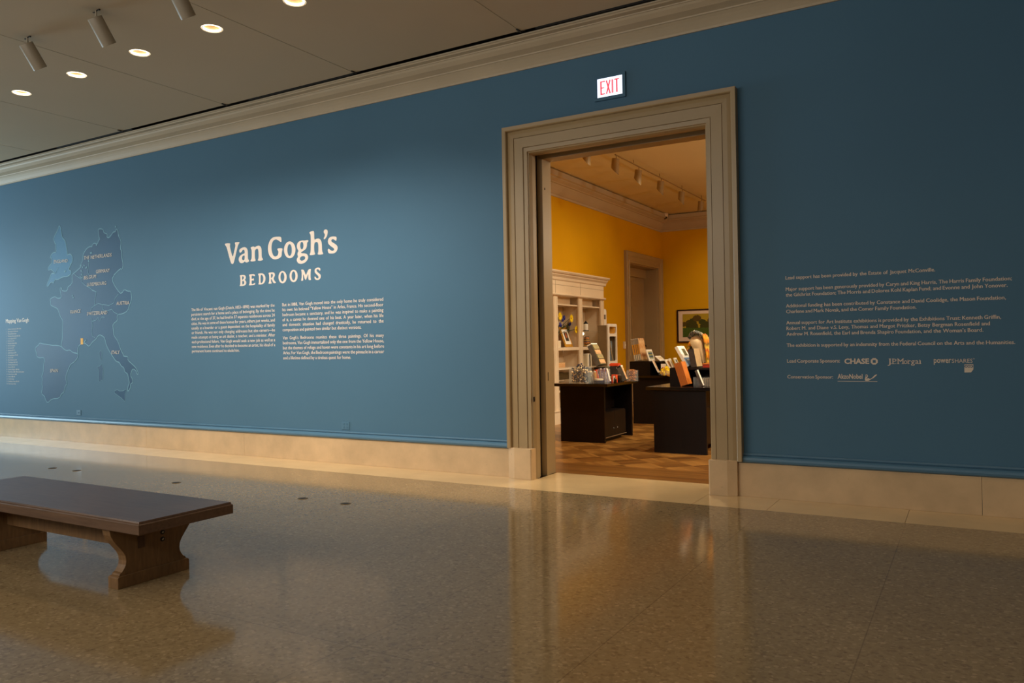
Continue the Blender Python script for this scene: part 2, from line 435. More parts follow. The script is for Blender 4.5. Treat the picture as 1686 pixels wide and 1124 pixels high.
# ------------------------------------------------------------------ setting: gallery
struct(MB().box(X0, X1, Y0, 7.12, -.2, 0).build('floor', 'terrazzo'), 'speckled terrazzo gallery floor')
b = MB()
xs = [X0, -15.3, -12.9, -10.5, -8.1, -5.7, XL + .02, XR - .02, -1.6, -.5, 1.9, 4.3, X1]
for a, c in zip(xs[:-1], xs[1:]): b.box(a + .0015, c - .0015, 7.12, YS if a == XL + .02 else YW + .02, -.2, 0.0)
struct(b.build('trim_1', 'border'), 'pale marble border strip along the blue wall')
b = MB().box(X0, XL - .07, YW, YS, 0, 5.3).box(XR + .07, X1, YW, YS, 0, 5.3).box(XL - .07, XR + .07, YW, YS, ZD + .07, 5.3)
struct(b.build('wall_back', 'blue'), 'blue painted gallery wall')
# windows of daylight at the far left end of the gallery
struct(MB().box(X0 - .2, X0, Y0, 1.6, 0, 5.3).box(X0 - .2, X0, 6.4, YS, 0, 5.3).box(X0 - .2, X0, 1.6, 6.4, 0, .8).box(X0 - .2, X0, 1.6, 6.4, 4.2, 5.3).build('wall_left', 'plain_wall'))
struct(MB().box(X1, X1 + .2, Y0, YS, 0, 5.3).build('wall_right', 'plain_wall'))
struct(MB().box(X0, X1, Y0 - .2, Y0, 0, 5.3).build('wall_front', 'plain_wall'))
w = MB()
for yy in (1.6, 2.78, 3.98, 5.18, 6.34): w.box(X0 - .12, X0 - .06, yy, yy + .06, .8, 4.2)
for zz in (.8, 2.5, 4.14): w.box(X0 - .12, X0 - .06, 1.6, 6.4, zz, zz + .06)
struct(w.build('window_1', 'white'))
# ceiling with round holes for the recessed lights
def circ(x, y, r, n=32): return [(x + r * cos(2 * pi * i / n), y + r * sin(2 * pi * i / n)) for i in range(n)]
DL = [(on_z(px, py, ZC)) for px, py in [(35.5, 153), (126.5, 123), (230, 87), (349, 47), (485, 2.5)]]
RD = .096
me = fill_mesh([[(X0, Y0), (X1, Y0), (X1, 7.322), (X0, 7.322)]] + [circ(p.x, p.y, RD) for p in DL], .05)
for v in me.vertices: v.co.z += ZC + .025
ce = link('ceiling', me, 'ceiling'); struct(ce, 'flat gallery ceiling of butted panels')
# the dark hairline joints between the ceiling panels
b = MB()
for x in (-15.8, -13.44, -11.11, -8.79, -6.47, -4.127, -1.8): b.box(x - .003, x + .003, .0, 7.32, ZC - .0012, ZC + .01)
o = b.build('trim_2', 'plain_wall'); struct(o, 'hairline joints between ceiling panels')
struct(MB().box(X0, X1, 7.2, YW, 5.3, 5.35).build('ceiling', 'black'))
b = MB()
for x in (-15.8, -11.11, -8.775, -6.448, -4.127):
    b.box(x - .055, x + .055, 7.325, 7.35, ZC + .0, ZC + .012).box(x - .01, x + .01, 7.25, 7.34, ZC - .012, ZC - .002)
struct(b.build('trim_3', 'clip'), 'small clips at the ends of the ceiling joints')
# cornice
prof = [(0, 4.60), (.018, 4.60), (.022, 4.622), (.034, 4.640), (.050, 4.662), (.075, 4.690), (.100, 4.712), (.112, 4.716), (.116, 4.728), (.14, 4.738),
        (.19, 4.756), (.235, 4.79), (.25, 4.81), (.262, 4.812), (.264, 4.822), (.325, 4.827), (.335, 4.838), (.352, 4.842), (.352, 4.856), (0, 4.862)]
struct(MB().prism([(YW - d, z) for d, z in prof], 'x', X0, X1).build('trim_4', 'paint_light'), 'moulded plaster cornice above the blue wall')
# black strips, painted shade for the deeper slots in stretches of the gap
b = MB()
for a, c in ((-12.9, -10.9), (-8.35, -6.5), (-3.95, -1.9)): b.box(a, c, 7.335, 7.50, 4.863, 4.885)
struct(b.build('trim_5', 'black'))
struct(MB().box(X0, X1, 7.695, 7.719, 4.864, 5.3).build('trim_10', 'gap_shade'), 'dark brown panel, painted shade in the gap above the cornice')  # brown panel carries the shade of the open gap in its colour
# blue moulding over the stone base
mprof = [(0, .418), (.012, .416), (.02, .407), (.018, .398), (.012, .392), (.028, .388), (.045, .376), (.052, .358), (.048, .34), (.034, .328), (0, .326)]
PLX0, PLX1 = -4.56, -1.985
for a, c, nm in ((X0, PLX0, 'trim_6'), (PLX1 + .005, X1, 'trim_7')):
    struct(MB().prism([(YW - d, z) for d, z in mprof], 'x', a, c).build(nm, 'blue_gloss', smooth=False), 'blue rounded moulding over the stone base')
def base_run(name, a, c, joints):
    b = MB(); e = [a] + joints + [c]
    for p, q in zip(e[:-1], e[1:]): b.box(p + .001, q - .001, YB, YW + .01, 0, .325)
    struct(b.build(name, 'base_stone', bevel=.002), 'limestone baseboard slabs')
base_run('baseboard_back_left', X0, PLX0 + .01, [-17.4, on_y(241, 720, YB).x, on_y(402, 730, YB).x])
base_run('baseboard_back_right', PLX1, X1, [on_y(1617, 815, YB).x, 2.6])

# ------------------------------------------------------------------ door surround
d1 = thing('door_1', (-3.25, YW, 0), None, None); d1['kind'] = 'structure'; d1['label'] = 'tall beige moulded doorway into the shop'
cp = [(0, 7.74), (0, 7.70), (.002, 7.695), (.014, 7.690), (.016, 7.672), (.056, 7.670), (.058, 7.678), (.064, 7.678), (.066, 7.664),
      (.172, 7.662), (.174, 7.672), (.180, 7.672), (.182, 7.660), (.225, 7.662), (.25, 7.668), (.262, 7.672), (.268, 7.640), (.278, 7.634), (.315, 7.632), (.315, 7.74)]
MB().sweep_u(cp, XL, XR, .34, ZD).build('casing', 'paint', d1)
def jamb(name, prof_y, matn='paint'):
    """stepped reveal running up, across and down; prof [(inset from the opening, y)]"""
    b = MB(); b.sweep_u([(w, y) for w, y in prof_y], XL, XR, 0, ZD); return b.build(name, matn, d1)
jamb('front_reveal', [(0, 7.70), (-.012, 7.74), (-.012, 7.80), (.0, 7.81), (.0, 7.83), (.05, 7.83), (.05, 7.70)])
jamb('sliding_door_pocket', [(.03, 7.83), (.03, 7.90), (.055, 7.90), (.055, 7.83)])
jamb('sliding_door_slot', [(.045, 7.90), (.045, 7.955), (.06, 7.955), (.06, 7.90)], 'black')
jamb('rear_reveal', [(.035, 7.955), (-.018, 7.965), (-.018, 8.02), (-.006, 8.03), (-.006, 8.20), (.06, 8.20), (.06, 7.955)])
for x0, x1, nm in ((PLX0, XL + .006, 0), (XR - .006, PLX1, 1)):
    if nm == 0: pl = [(x0, YW + .02), (x0, 7.655), (x0 + .09, 7.625), (x1 - .012, 7.612), (x1, 7.622), (x1, 7.80), (x1 - .05, 7.80), (x1 - .05, YW + .02)]
    else: pl = [(x1, YW + .02), (x1, 7.655), (x1 - .09, 7.625), (x0 + .012, 7.612), (x0, 7.622), (x0, 7.80), (x0 + .05, 7.80), (x0 + .05, YW + .02)]
    MB().prism(pl, 'z', 0, .345).build('plinth_block', 'base_stone', d1, bevel=.003)
# brass latch keeps on the left reveal
def keep(px, py, x, h, w_, nm):
    p = on_x(px, py, x); MB().box(x - .003, x + .0035, p.y - w_, p.y + w_, p.z - h, p.z + h).build(nm, 'dark_metal', d1)
keep(879.5, 657, XL + .012, .028, .014, 'strike_plate')
keep(902.3, 619.5, XL + .006, .05, .006, 'bolt_slot')
keep(896.8, 311, XL + .018, .012, .008, 'bolt_hole')
# threshold closing the floor between jambs is the marble trim above

# ------------------------------------------------------------------ setting: shop room
struct(MB().box(SX - .2, SXR + .2, YS, SYB + .2, -.2, 0).build('floor', 'parquet'), 'herringbone parquet shop floor')
struct(MB().box(SX - .2, SXR + .2, YS, SYB + .2, ZC, ZC + .1).build('ceiling', 'shop_ceiling'), 'warm white shop ceiling')
DY0, DY1, DZT = 17.85, 19.85, 3.46   # opening in the shop's left wall
b = MB().box(SX - .2, SX, YS, DY0, 0, ZC).box(SX - .2, SX, DY1, SYB, 0, ZC).box(SX - .2, SX, DY0, DY1, DZT, ZC).box(SX - .6, SX - .5, DY0 - .3, DY1 + .3, 0, DZT + .3)
struct(b.build('wall_shop_left', 'yellow'), 'ochre yellow side wall of the shop')
struct(MB().box(SX - .2, SXR + .2, SYB, SYB + .2, 0, ZC).build('wall_shop_back', 'yellow'), 'ochre yellow back wall of the shop')
struct(MB().box(SXR, SXR + .2, YS, SYB, 0, ZC).build('wall_shop_right', 'yellow'))
struct(MB().box(SX - .2, XL - .07, YS, YS + .02, 0, ZC).box(XR + .07, SXR, YS, YS + .02, 0, ZC).box(XL - .07, XR + .07, YS, YS + .02, ZD + .07, ZC).build('wall_shop_front', 'yellow'))
sp = [(0, 4.46), (.02, 4.46), (.03, 4.50), (.05, 4.51), (.10, 4.56), (.16, 4.64), (.17, 4.66), (.20, 4.665), (.21, 4.68), (.28, 4.72), (.285, 4.735), (.33, 4.75), (.335, 4.848), (0, 4.848)]
struct(MB().prism([(SX + d, z) for d, z in sp], 'y', YS + .02, SYB).build('trim_8', 'paint_light'), 'moulded cornice on the shop side wall')
struct(MB().prism([(SYB - d, z) for d, z in sp], 'x', SX, SXR).build('trim_9', 'paint_light'), 'moulded cornice on the shop back wall')
struct(MB().box(SX, SX + .02, YS + .02, DY0 - .3, 0, .22).build('baseboard_shop_left', 'paint'))
struct(MB().box(SX, SXR, SYB - .02, SYB, 0, .22).build('baseboard_shop_back', 'paint'))
# shop door in the side wall
d2 = thing('door_2', (SX, (DY0 + DY1) / 2, 0), None, None); d2['kind'] = 'structure'; d2['label'] = 'beige panelled door in the ochre side wall'
b = MB(); q = [(0, -.02), (0, .05), (.05, .055), (.06, .045), (.15, .05), (.16, .06), (.20, .075), (.25, .085), (.27, .07), (.27, -.02)]
vs = []
for w_, p_ in q: vs += [(SX + p_, DY0 - w_, 0), (SX + p_, DY0 - w_, DZT + w_), (SX + p_, DY1 + w_, DZT + w_), (SX + p_, DY1 + w_, 0)]
n = len(q); fs = [(i * 4 + k, i * 4 + k + 1, ((i + 1) % n) * 4 + k + 1, ((i + 1) % n) * 4 + k) for i in range(n) for k in range(3)]
b.add(vs, fs).build('casing', 'paint', d2)
MB().box(SX - .5, SX, DY0 - .001, DY0 + .02, 0, DZT).box(SX - .5, SX, DY1 - .02, DY1 + .001, 0, DZT).box(SX - .5, SX, DY0, DY1, DZT - .02, DZT).build('door_jamb', 'paint', d2)
XD = SX - .36
b = MB().box(XD - .05, XD, DY0 + .02, DY1 - .02, 0, DZT - .25)
lf = b.build('door_leaf', 'paint', d2)
ym = (DY0 + DY1) / 2
for ya, yb in ((DY0 + .14, ym - .06), (ym + .06, DY1 - .14)):
    for za, zb in ((.25, 1.0), (1.15, 2.45), (2.6, 3.1)):
        MB().box(XD - .005, XD + .012, ya, yb, za, zb).build('door_panel', 'paint', d2, bevel=.01)
MB().box(XD, XD + .06, DY0 + .02, DY1 - .02, DZT - .25, DZT - .02).build('transom', 'paint', d2)
kz = on_x(1067, 561, XD)
MB().lathe([(.025, 0), (.025, .01), (.012, .015), (.012, .04), (.03, .05), (.034, .065), (.02, .08)], (XD, DY1 - .14, 1.42), 16, (1, 0, 0)).build('door_knob', 'dark_metal', d2, True)

# ------------------------------------------------------------------ recessed ceiling lights
M['reflector'] = mat('lit gilded reflector', (214, 176, 112), .5, .2, 30, emit=(255, 196, 112), es=.55)  # reflector and rim glow by emission, in place of lamp light on them
M['lit_rim'] = mat('lit rim', (255, 250, 240), .5, .01, emit=(255, 236, 205), es=3.0)
where = ['farthest left, nearest the cornice end', 'second from the left', 'third from the left, middle of the row', 'fourth from the left', 'rightmost, cut by the top edge of the photo']
for p, wh in zip(DL, where):
    t = thing('recessed_ceiling_light', (p.x, p.y, ZC), 'round recessed ceiling downlight, ' + wh, 'ceiling light', 'recessed downlights in one row')
    MB().lathe([(RD + .010, -.002), (RD + .012, .0), (RD - .002, .001), (RD - .004, .022), (RD - .010, .024), (RD - .008, -.002)], p, 32, cap=False).build('trim_ring', 'lit_rim', t, True)
    MB().lathe([(RD - .005, .022), (RD - .010, .035), (RD - .02, .08), (.05, .12), (.04, .125)], p, 32).build('reflector', 'reflector', t, True)

# ------------------------------------------------------------------ spotlights on the gallery ceiling
def spot_can(name, base, direction, R_, L_, stem, label, group, matn, hook=True):
    t = thing(name, base, label, 'spotlight', group)
    d = Vector(direction).normalized()
    top = Vector(base) + Vector((0, 0, -stem))
    c0 = top + d * -.03
    b = MB()
    if hook:
        MB().tube([Vector(base) + Vector((-.05, .0, -.01)), Vector(base) + Vector((-.028, 0, -.016)), Vector(base) + Vector((0, 0, -.012)), Vector(base) + Vector((.028, 0, .0)), Vector(base) + Vector((.055, 0, -.004))], .006, 6).ball(Vector(base) + Vector((.055, 0, -.004)), .011).build('ceiling_clip', 'clip', t, True)
    MB().tube([Vector(base), top], .0095, 8).build('stem', matn, t, True)
    MB().lathe([(R_ * .5, -.004), (R_ * .97, .0), (R_, .006), (R_, L_), (R_ - .004, L_), (R_ - .006, L_ - .10), (.02, L_ - .12)], c0, 28, d).build('housing', matn, t, True)
    MB().lathe([(.02, L_ - .115), (R_ - .014, L_ - .10), (R_ - .014, L_ - .095), (.01, L_ - .09)], c0, 20, d).build('lamp_face', 'lamp_glow', t, True)
    return t, c0 + d * (L_ + .02), d
TILT = radians(34)
aim = (0.0, sin(TILT), -cos(TILT))
cx3 = 2 * on_z(158, 17, ZC).x - on_z(45, 61, ZC).x
cans = []
p1, p2 = on_z(45, 61, ZC), on_z(158, 17, ZC)
for x, lb in ((p1.x, 'grey can spotlight hanging at the far left of the ceiling'), (p2.x, 'grey can spotlight hanging in the middle, between the other two cans'), (cx3 - .02, 'grey can spotlight cut off by the top edge of the photo')):
    cans.append(spot_can('ceiling_spotlight', (x, 4.612, ZC), aim, .071, .27, .10, lb, 'can spotlights on the gallery ceiling', 'can'))

# ------------------------------------------------------------------ lettering on the wall
def traced(origin, scale, loops, Y=YW, sm=True, th=.0012):
    out = []
    for lp in loops:
        if isinstance(lp, tuple) and lp[0] == 'E':
            _, cx, cy, rx, ry = lp; pts = [(cx + rx * cos(a * pi / 20), cy + ry * sin(a * pi / 20)) for a in range(40)]
        else: pts = chaikin(lp) if sm else lp
        out.append([(q.x, q.z) for q in (on_y(origin[0] + x / scale, origin[1] + y / scale, Y) for x, y in pts)])
    return stand(fill_mesh(out, th), Y, th)
O1, S1 = (365, 390), 21.075
O2, S2 = (435, 370), 13.488
O3, S3 = (390, 435), 22.48
O4, S4 = (455, 435), 21.075
G = [
 (O1, S1, [[(110,235),(200,218),(300,222),(292,265),(285,330),(330,520),(385,715),(430,520),(475,330),(478,270),(460,215),(465,188),(530,178),(615,172),(620,200),(580,260),(555,330),(500,560),(440,830),(405,925),(370,942),(330,915),(290,790),(240,610),(190,410),(160,330),(115,270)]]),
 (O1, S1, [[(610,470),(625,430),(700,375),(790,350),(850,368),(895,430),(910,530),(910,760),(957,820),(945,855),(870,888),(820,870),(800,845),(760,890),(690,912),(630,890),(588,800),(600,720),(640,650),(720,595),(800,570),(800,500),(785,450),(755,438),(720,460),(690,520),(650,548),(618,530)], [(800,635),(750,645),(710,690),(703,760),(740,818),(790,795),(800,740)]]),
 (O1, S1, [[(998,375),(1050,340),(1125,328),(1145,365),(1200,325),(1280,293),(1340,318),(1378,390),(1388,480),(1388,700),(1438,770),(1430,800),(1350,826),(1262,820),(1258,795),(1285,720),(1280,480),(1260,415),(1225,402),(1170,440),(1150,500),(1150,720),(1178,800),(1168,836),(1080,850),(1002,846),(1003,815),(1045,740),(1045,440)]]),
 (O2, S2, [[(375,388),(300,335),(260,322),(210,340),(175,400),(160,500),(170,600),(205,690),(255,707),(300,680),(315,630),(318,590),(290,542),(308,522),(400,517),(410,545),(392,600),(388,700),(330,748),(240,772),(170,748),(108,670),(83,560),(88,450),(130,340),(190,280),(260,264),(360,262),(382,290),(384,370)]]),
 (O2, S2, [('E', 568, 555, 127, 187), ('E', 565, 560, 50, 132)]),
 (O2, S2, [[(850,345),(900,350),(970,333),(987,360),(950,400),(950,470),(925,540),(850,590),(815,612),(830,632),(900,632),(950,648),(980,700),(972,760),(920,832),(830,870),(760,858),(723,800),(728,750),(755,710),(738,660),(745,610),(765,582),(735,530),(724,470),(738,410),(780,363)], ('E', 837, 460, 36, 84), [(800,720),(840,695),(900,698),(917,730),(895,778),(830,802),(788,770)]]),
 (O2, S2, [[(998,175),(1040,145),(1102,133),(1110,170),(1112,340),(1160,310),(1210,300),(1257,335),(1280,400),(1285,590),(1314,635),(1300,656),(1210,664),(1185,650),(1205,600),(1205,440),(1190,390),(1160,376),(1125,395),(1110,440),(1112,600),(1134,640),(1125,663),(1020,676),(1010,655),(1036,600),(1036,250),(1025,205)]]),
 (O2, S2, [[(1320,150),(1335,112),(1370,98),(1407,118),(1414,170),(1397,250),(1355,312),(1330,327),(1320,300),(1345,255),(1350,210),(1328,185)]]),
 (O2, S2, [[(1600,366),(1560,330),(1520,314),(1485,340),(1500,380),(1580,425),(1627,470),(1634,530),(1602,602),(1540,637),(1440,637),(1418,600),(1413,550),(1430,526),(1480,568),(1520,582),(1557,560),(1550,520),(1480,475),(1423,420),(1413,350),(1438,290),(1500,258),(1590,258),(1614,290)]]),
]
G2 = [
 (O3, S3, [[(103,418),(150,400),(250,393),(310,408),(337,470),(327,530),(290,575),(337,620),(352,680),(332,750),(250,802),(118,810),(106,790),(133,740),(133,470)], [(195,445),(235,440),(262,480),(255,530),(215,570),(195,565)], [(200,615),(240,610),(275,650),(270,710),(230,750),(205,745)]]),
 (O3, S3, [[(443,385),(500,370),(642,356),(668,400),(667,442),(620,425),(560,410),(545,440),(545,550),(590,530),(630,513),(630,607),(590,600),(548,590),(545,720),(570,735),(630,710),(678,676),(674,742),(640,762),(453,780),(448,760),(478,700),(478,450)]]),
 (O3, S3, [[(778,350),(860,333),(960,333),(1025,388),(1062,480),(1057,590),(1012,692),(920,747),(788,747),(820,690),(820,430)], [(875,395),(930,390),(975,450),(985,560),(960,650),(910,700),(875,690)]]),
 (O3, S3, [[(1168,315),(1260,298),(1350,293),(1407,340),(1412,410),(1372,490),(1360,540),(1400,620),(1447,660),(1442,692),(1363,702),(1320,620),(1285,545),(1262,545),(1262,640),(1292,680),(1287,712),(1178,717),(1173,695),(1203,640),(1198,390)], [(1262,350),(1310,345),(1340,400),(1320,460),(1285,505),(1262,500)]]),
 (O4, S4, [('E', 217, 445, 141, 213), ('E', 212, 440, 66, 155)]),
 (O4, S4, [('E', 600, 403, 141, 213), ('E', 598, 400, 66, 155)]),
 (O4, S4, [[(858,190),(900,178),(950,190),(985,270),(1025,385),(1070,280),(1110,190),(1150,163),(1207,163),(1190,230),(1187,480),(1214,542),(1113,550),(1110,350),(1100,340),(1060,470),(1020,553),(990,510),(945,350),(935,345),(930,500),(937,567),(861,577),(868,520),(883,450),(883,260)]]),
 (O4, S4, [[(1515,238),(1480,190),(1440,166),(1400,180),(1395,230),(1450,290),(1532,350),(1547,420),(1522,502),(1450,548),(1370,537),(1328,490),(1326,430),(1345,416),(1390,480),(1430,494),(1465,470),(1465,410),(1400,350),(1338,290),(1326,210),(1358,140),(1440,108),(1512,123),(1532,170)]]),
]
t = thing('wall_title', (-8.2, YW, 2.9), 'large cream serif exhibition title in two lines on the blue wall', 'wall lettering')
join_meshes([traced(*g) for g in G]).build('title_line', 'vinyl', t)
join_meshes([traced(*g) for g in G2]).build('subtitle_line', 'vinyl', t)

LC = ["The life of Vincent van Gogh (Dutch, 1853–1890) was marked by the", "persistent search for a home and a place of belonging. By the time he",
      "died, at the age of 37, he had lived in 37 separate residences across 24", "cities. He was in some of these homes for years, others just weeks, and",
      "usually as a boarder or a guest dependent on the hospitality of family", "or friends. He was not only changing addresses but also careers—he",
      "made attempts at being an art dealer, a teacher, and a minister. After", "each professional failure, Van Gogh would seek a new job as well as a",
      "new residence. Even after he decided to become an artist, his ideal of a", "permanent home continued to elude him."]
RC1 = ["But in 1888, Van Gogh moved into the only home he truly considered", "his own: his beloved “Yellow House” in Arles, France. His second-floor",
       "bedroom became a sanctuary, and he was inspired to make a painting", "of it, a canvas he deemed one of his best. A year later, when his life",
       "and domestic situation had changed drastically, he returned to the", "composition and painted two similar but distinct versions."]
RC2 = ["Van Gogh’s Bedrooms reunites these three paintings. Of his many", "bedrooms, Van Gogh immortalized only the one from the Yellow House,",
       "but the themes of refuge and haven were constants in his art long before", "Arles. For Van Gogh, the Bedroom paintings were the pinnacle in a career",
       "and a lifetime defined by a tireless quest for home."]
def block(name, label, cat, group, lines, x0, x1, cap, matn, bold, origin, gap=.27, part='text_line', shear0=None):
    """lines: (text, baseline z, right end or None); one common letter width"""
    size = cap / CAP; t = thing(name, origin, label, cat, group); sx = 9
    for s, z, xe in lines:
        if xe is None: continue
        ws = [word(w, bold, 0.0) for w in s.split(' ')]
        sx = min(sx, (xe - x0) / ((sum(w[2] for w in ws) + (len(ws) - 1) * gap) * size))
    for s, z, xe in lines:
        mb = MB()
        for dx, dy in ((0, 0), (cap * .045, .0006)): text_line(mb, s, x0 + dx, z, cap, None if xe is None else xe + dx, sx, bold=bold, gap=gap + .04 if xe is None else gap, Y=YW - dy)
        mb.build(part, matn, t)
    return t
block('wall_text', 'left column of small cream text under the big title', 'wall text', 'two columns of introduction text', [(s, 2.094 - .0686 * i, -8.33 if i < 9 else None) for i, s in enumerate(LC)], -10.09, -8.33, .044, 'vinyl', 0.0, (-9.2, YW, 1.45))
block('wall_text', 'right column of small cream text under the big title, in two paragraphs', 'wall text', 'two columns of introduction text', [(s, 2.092 - .0688 * i, -6.40 if i < 5 else None) for i, s in enumerate(RC1)] + [(s, 1.636 - .0684 * i, -6.40 if i < 4 else None) for i, s in enumerate(RC2)], -8.18, -6.40, .044, 'vinyl', 0.0, (-7.3, YW, 1.34))
SP = [(2.078, "Lead support has been provided by the Estate of Jacquet McConville."),
      (1.97, "Major support has been generously provided by Caryn and King Harris, The Harris Family Foundation;"),
      (1.916, "the Gilchrist Foundation; The Morris and Dolores Kohl Kaplan Fund; and Evonne and John Yonover."),
      (1.813, "Additional funding has been contributed by Constance and David Coolidge, the Mason Foundation,"),
      (1.759, "Charlene and Mark Novak, and the Comer Family Foundation."),
      (1.653, "Annual support for Art Institute exhibitions is provided by the Exhibitions Trust: Kenneth Griffin,"),
      (1.600, "Robert M. and Diane v.S. Levy, Thomas and Margot Pritzker, Betsy Bergman Rosenfield and"),
      (1.547, "Andrew M. Rosenfield, the Earl and Brenda Shapiro Foundation, and the Woman’s Board."),
      (1.440, "The exhibition is supported by an indemnity from the Federal Council on the Arts and the Humanities.")]
def sp_px(x, y): return on_y(1280 + x / 4.153, 430 + y / 4.153, YW)
ends = [(1078, 78), (1602, 140), (1573, 184), (1562, 272), (950, 331), (1528, 402), (1452, 445), (1407, 488), (1625, 573)]
block('wall_text', 'five paragraphs of small cream acknowledgement text right of the doorway', 'wall text', None, [(s, z, sp_px(*e).x) for (z, s), e in zip(SP, ends)], -1.515, None, .033, 'vinyl_dim', 0.0, (-.6, YW, 1.43), gap=.3)
block('wall_text', 'short line of small cream text introducing the row of three logos', 'wall text', None, [("Lead Corporate Sponsors:", 1.292, sp_px(427, 694).x)], -1.515, None, .033, 'vinyl_dim', 0.0, (-1.3, YW, 1.28))
block('wall_text', 'lowest short line of small cream text, left of the painter logo', 'wall text', None, [("Conservation Sponsor:", 1.143, sp_px(380, 802).x)], -1.515, None, .033, 'vinyl_dim', 0.0, (-1.3, YW, 1.13))
# logos
def lp(pts, o=(1380, 580), s=20.44, sm=False): return traced(o, s, pts, sm=sm)
t = thing('wall_logo', tuple(sp_px(570, 690)), 'bank logo of wide cream capitals with an octagon ring, first in the logo row', 'logo', 'sponsor logos')
mb = MB(); text_line(mb, "CHASE", sp_px(458, 700).x, sp_px(458, 700).z, .046, sp_px(628, 700).x, bold=.035); mb.build('logo_lettering', 'vinyl_dim', t)
c_ = sp_px(662, 684); R8 = .031
oc = [(c_.x + R8 * cos(pi / 8 + k * pi / 4), c_.z + R8 * sin(pi / 8 + k * pi / 4)) for k in range(8)]
sq = [(c_.x + a * R8 * .40, c_.z + b_ * R8 * .40) for a, b_ in ((-1, -1), (1, -1), (1, 1), (-1, 1))]
me = stand(fill_mesh([oc, sq]), YW); link('logo_octagon', me, 'vinyl_dim', t)
t0 = sp_px(752, 702)
t = thing('wall_logo', tuple(t0), 'cream serif lettering logo in the middle of the logo row', 'logo', 'sponsor logos')
mb = MB()
xe = sp_px(980, 702).x
def jx(v): return on_y(1450 + v / 21.075, 598, YW).x
for ch, a, c in (("J", 240, 348), (".", 360, 384), ("P", 412, 550), (".", 512, 538), ("M", 592, 790), ("o", 800, 930), ("r", 946, 1046), ("g", 1052, 1184), ("a", 1200, 1318), ("ı", 1350, 1392)):
    vs, fs, wd = word(ch); k = (jx(c) - jx(a)) / wd
    mb.add([(jx(a) + x_ * k, YW - .0012, t0.z + y_ * .048 / CAP) for x_, y_ in vs], fs)
for a, c, top in ((285, 362, .048), (398, 440, .048), (575, 625, .048), (765, 808, .048), (935, 965, .035), (1335, 1372, .035), (398, 490, .004), (575, 650, .004), (730, 808, .004), (935, 1005, .004), (1300, 1335, .004), (1335, 1408, .004)):
    z_ = t0.z + top; mb.add([(jx(a), YW - .0018, z_ - .004), (jx(c), YW - .0018, z_ - .004), (jx(c), YW - .0018, z_), (jx(a), YW - .0018, z_)], [(0, 1, 2, 3)])
mb.build('logo_lettering', 'vinyl_dim', t)
t0 = sp_px(1070, 694); t1 = sp_px(1335, 692)
t = thing('wall_logo', tuple(t0), 'cream lettering logo with a small tag hanging from it, last in the row', 'logo', 'sponsor logos')
mb = MB(); xm = t0.x + (t1.x - t0.x) * .455
text_line(mb, "power", t0.x, t0.z, .05, xm, bold=.012); text_line(mb, "SHARES", xm + .004, t0.z, .034, t1.x, bold=-.002)
text_line(mb, "™", t1.x + .002, t0.z + .024, .012, bold=0)
mb.build('logo_lettering', 'vinyl_dim', t)
def pw(x, y): q = on_y(1530 + x / 21.075, 580 + y / 21.075, YW); return (q.x, q.z)
loops = [[pw(1218, 415), pw(1528, 410), pw(1530, 590), pw(1450, 690), pw(1220, 695)]]
for cx in (1278, 1375, 1465): 
    a = pw(cx, 480); loops.append([(a[0] + .012 * cos(k * pi / 8), a[1] + .012 * sin(k * pi / 8)) for k in range(16)]); loops.append([(a[0] + .0055 * cos(k * pi / 8), a[1] + .0055 * sin(k * pi / 8)) for k in range(16)])
link('logo_tag', stand(fill_mesh(loops), YW), 'vinyl_dim', t)
t0 = sp_px(412, 802)
t = thing('wall_logo', tuple(t0), 'cream lettering logo with a reaching figure over a thin line, on its own', 'logo', 'sponsor logos')
mb = MB(); text_line(mb, "AkzoNobel", t0.x, t0.z, .043, sp_px(582, 802).x, bold=.02); mb.build('logo_lettering', 'vinyl_dim', t)
fig = lp([[(905,960),(900,880),(930,800),(925,745),(960,735),(1000,770),(1005,820),(965,860),(940,900),(990,870),(1040,860),(1060,905),(1150,850),(1230,760),(1320,735),(1290,775),(1190,860),(1080,915),(1020,960)], ('E', 962, 790, 20, 30)], sm=True)
link('logo_figure', fig, 'vinyl_dim', t)
a = sp_px(412, 818); c = sp_px(683, 821)
link('logo_line', stand(fill_mesh([[(a.x, a.z), (c.x, a.z), (c.x, a.z - .0035), (a.x, a.z - .0035)]]), YW), 'vinyl_dim', t)

# ------------------------------------------------------------------ wall map
RG = {1: ((70, 360), 9.3625), 2: ((125, 365), 9.367), 3: ((50, 455), 8.33), 4: ((140, 455), 8.33), 5: ((50, 555), 9.37), 6: ((145, 555), 9.367)}
def mp(r, pts):
    o_, s_ = RG[r]; out = []
    for x, y in pts: q = on_y(o_[0] + x / s_, o_[1] + y / s_, YW); out.append((q.x, q.z))
    return out
england = mp(1, [(258,100),(280,130),(290,200),(303,290),(345,330),(365,400),(370,450),(385,520),(388,570),(400,545),(440,548),(465,590),(462,660),(435,715),(415,750),(400,785),(445,805),(440,850),(390,890),(310,895),(240,940),(190,930),(170,1000),(150,970),(120,990),(88,1045),(62,1030),(100,950),(130,860),(150,840),(205,845),(125,770),(100,800),(82,765),(120,710),(150,680),(145,600),(115,610),(140,550),(170,520),(215,518),(205,450),(210,385),(195,385),(172,320),(190,260),(240,170)])
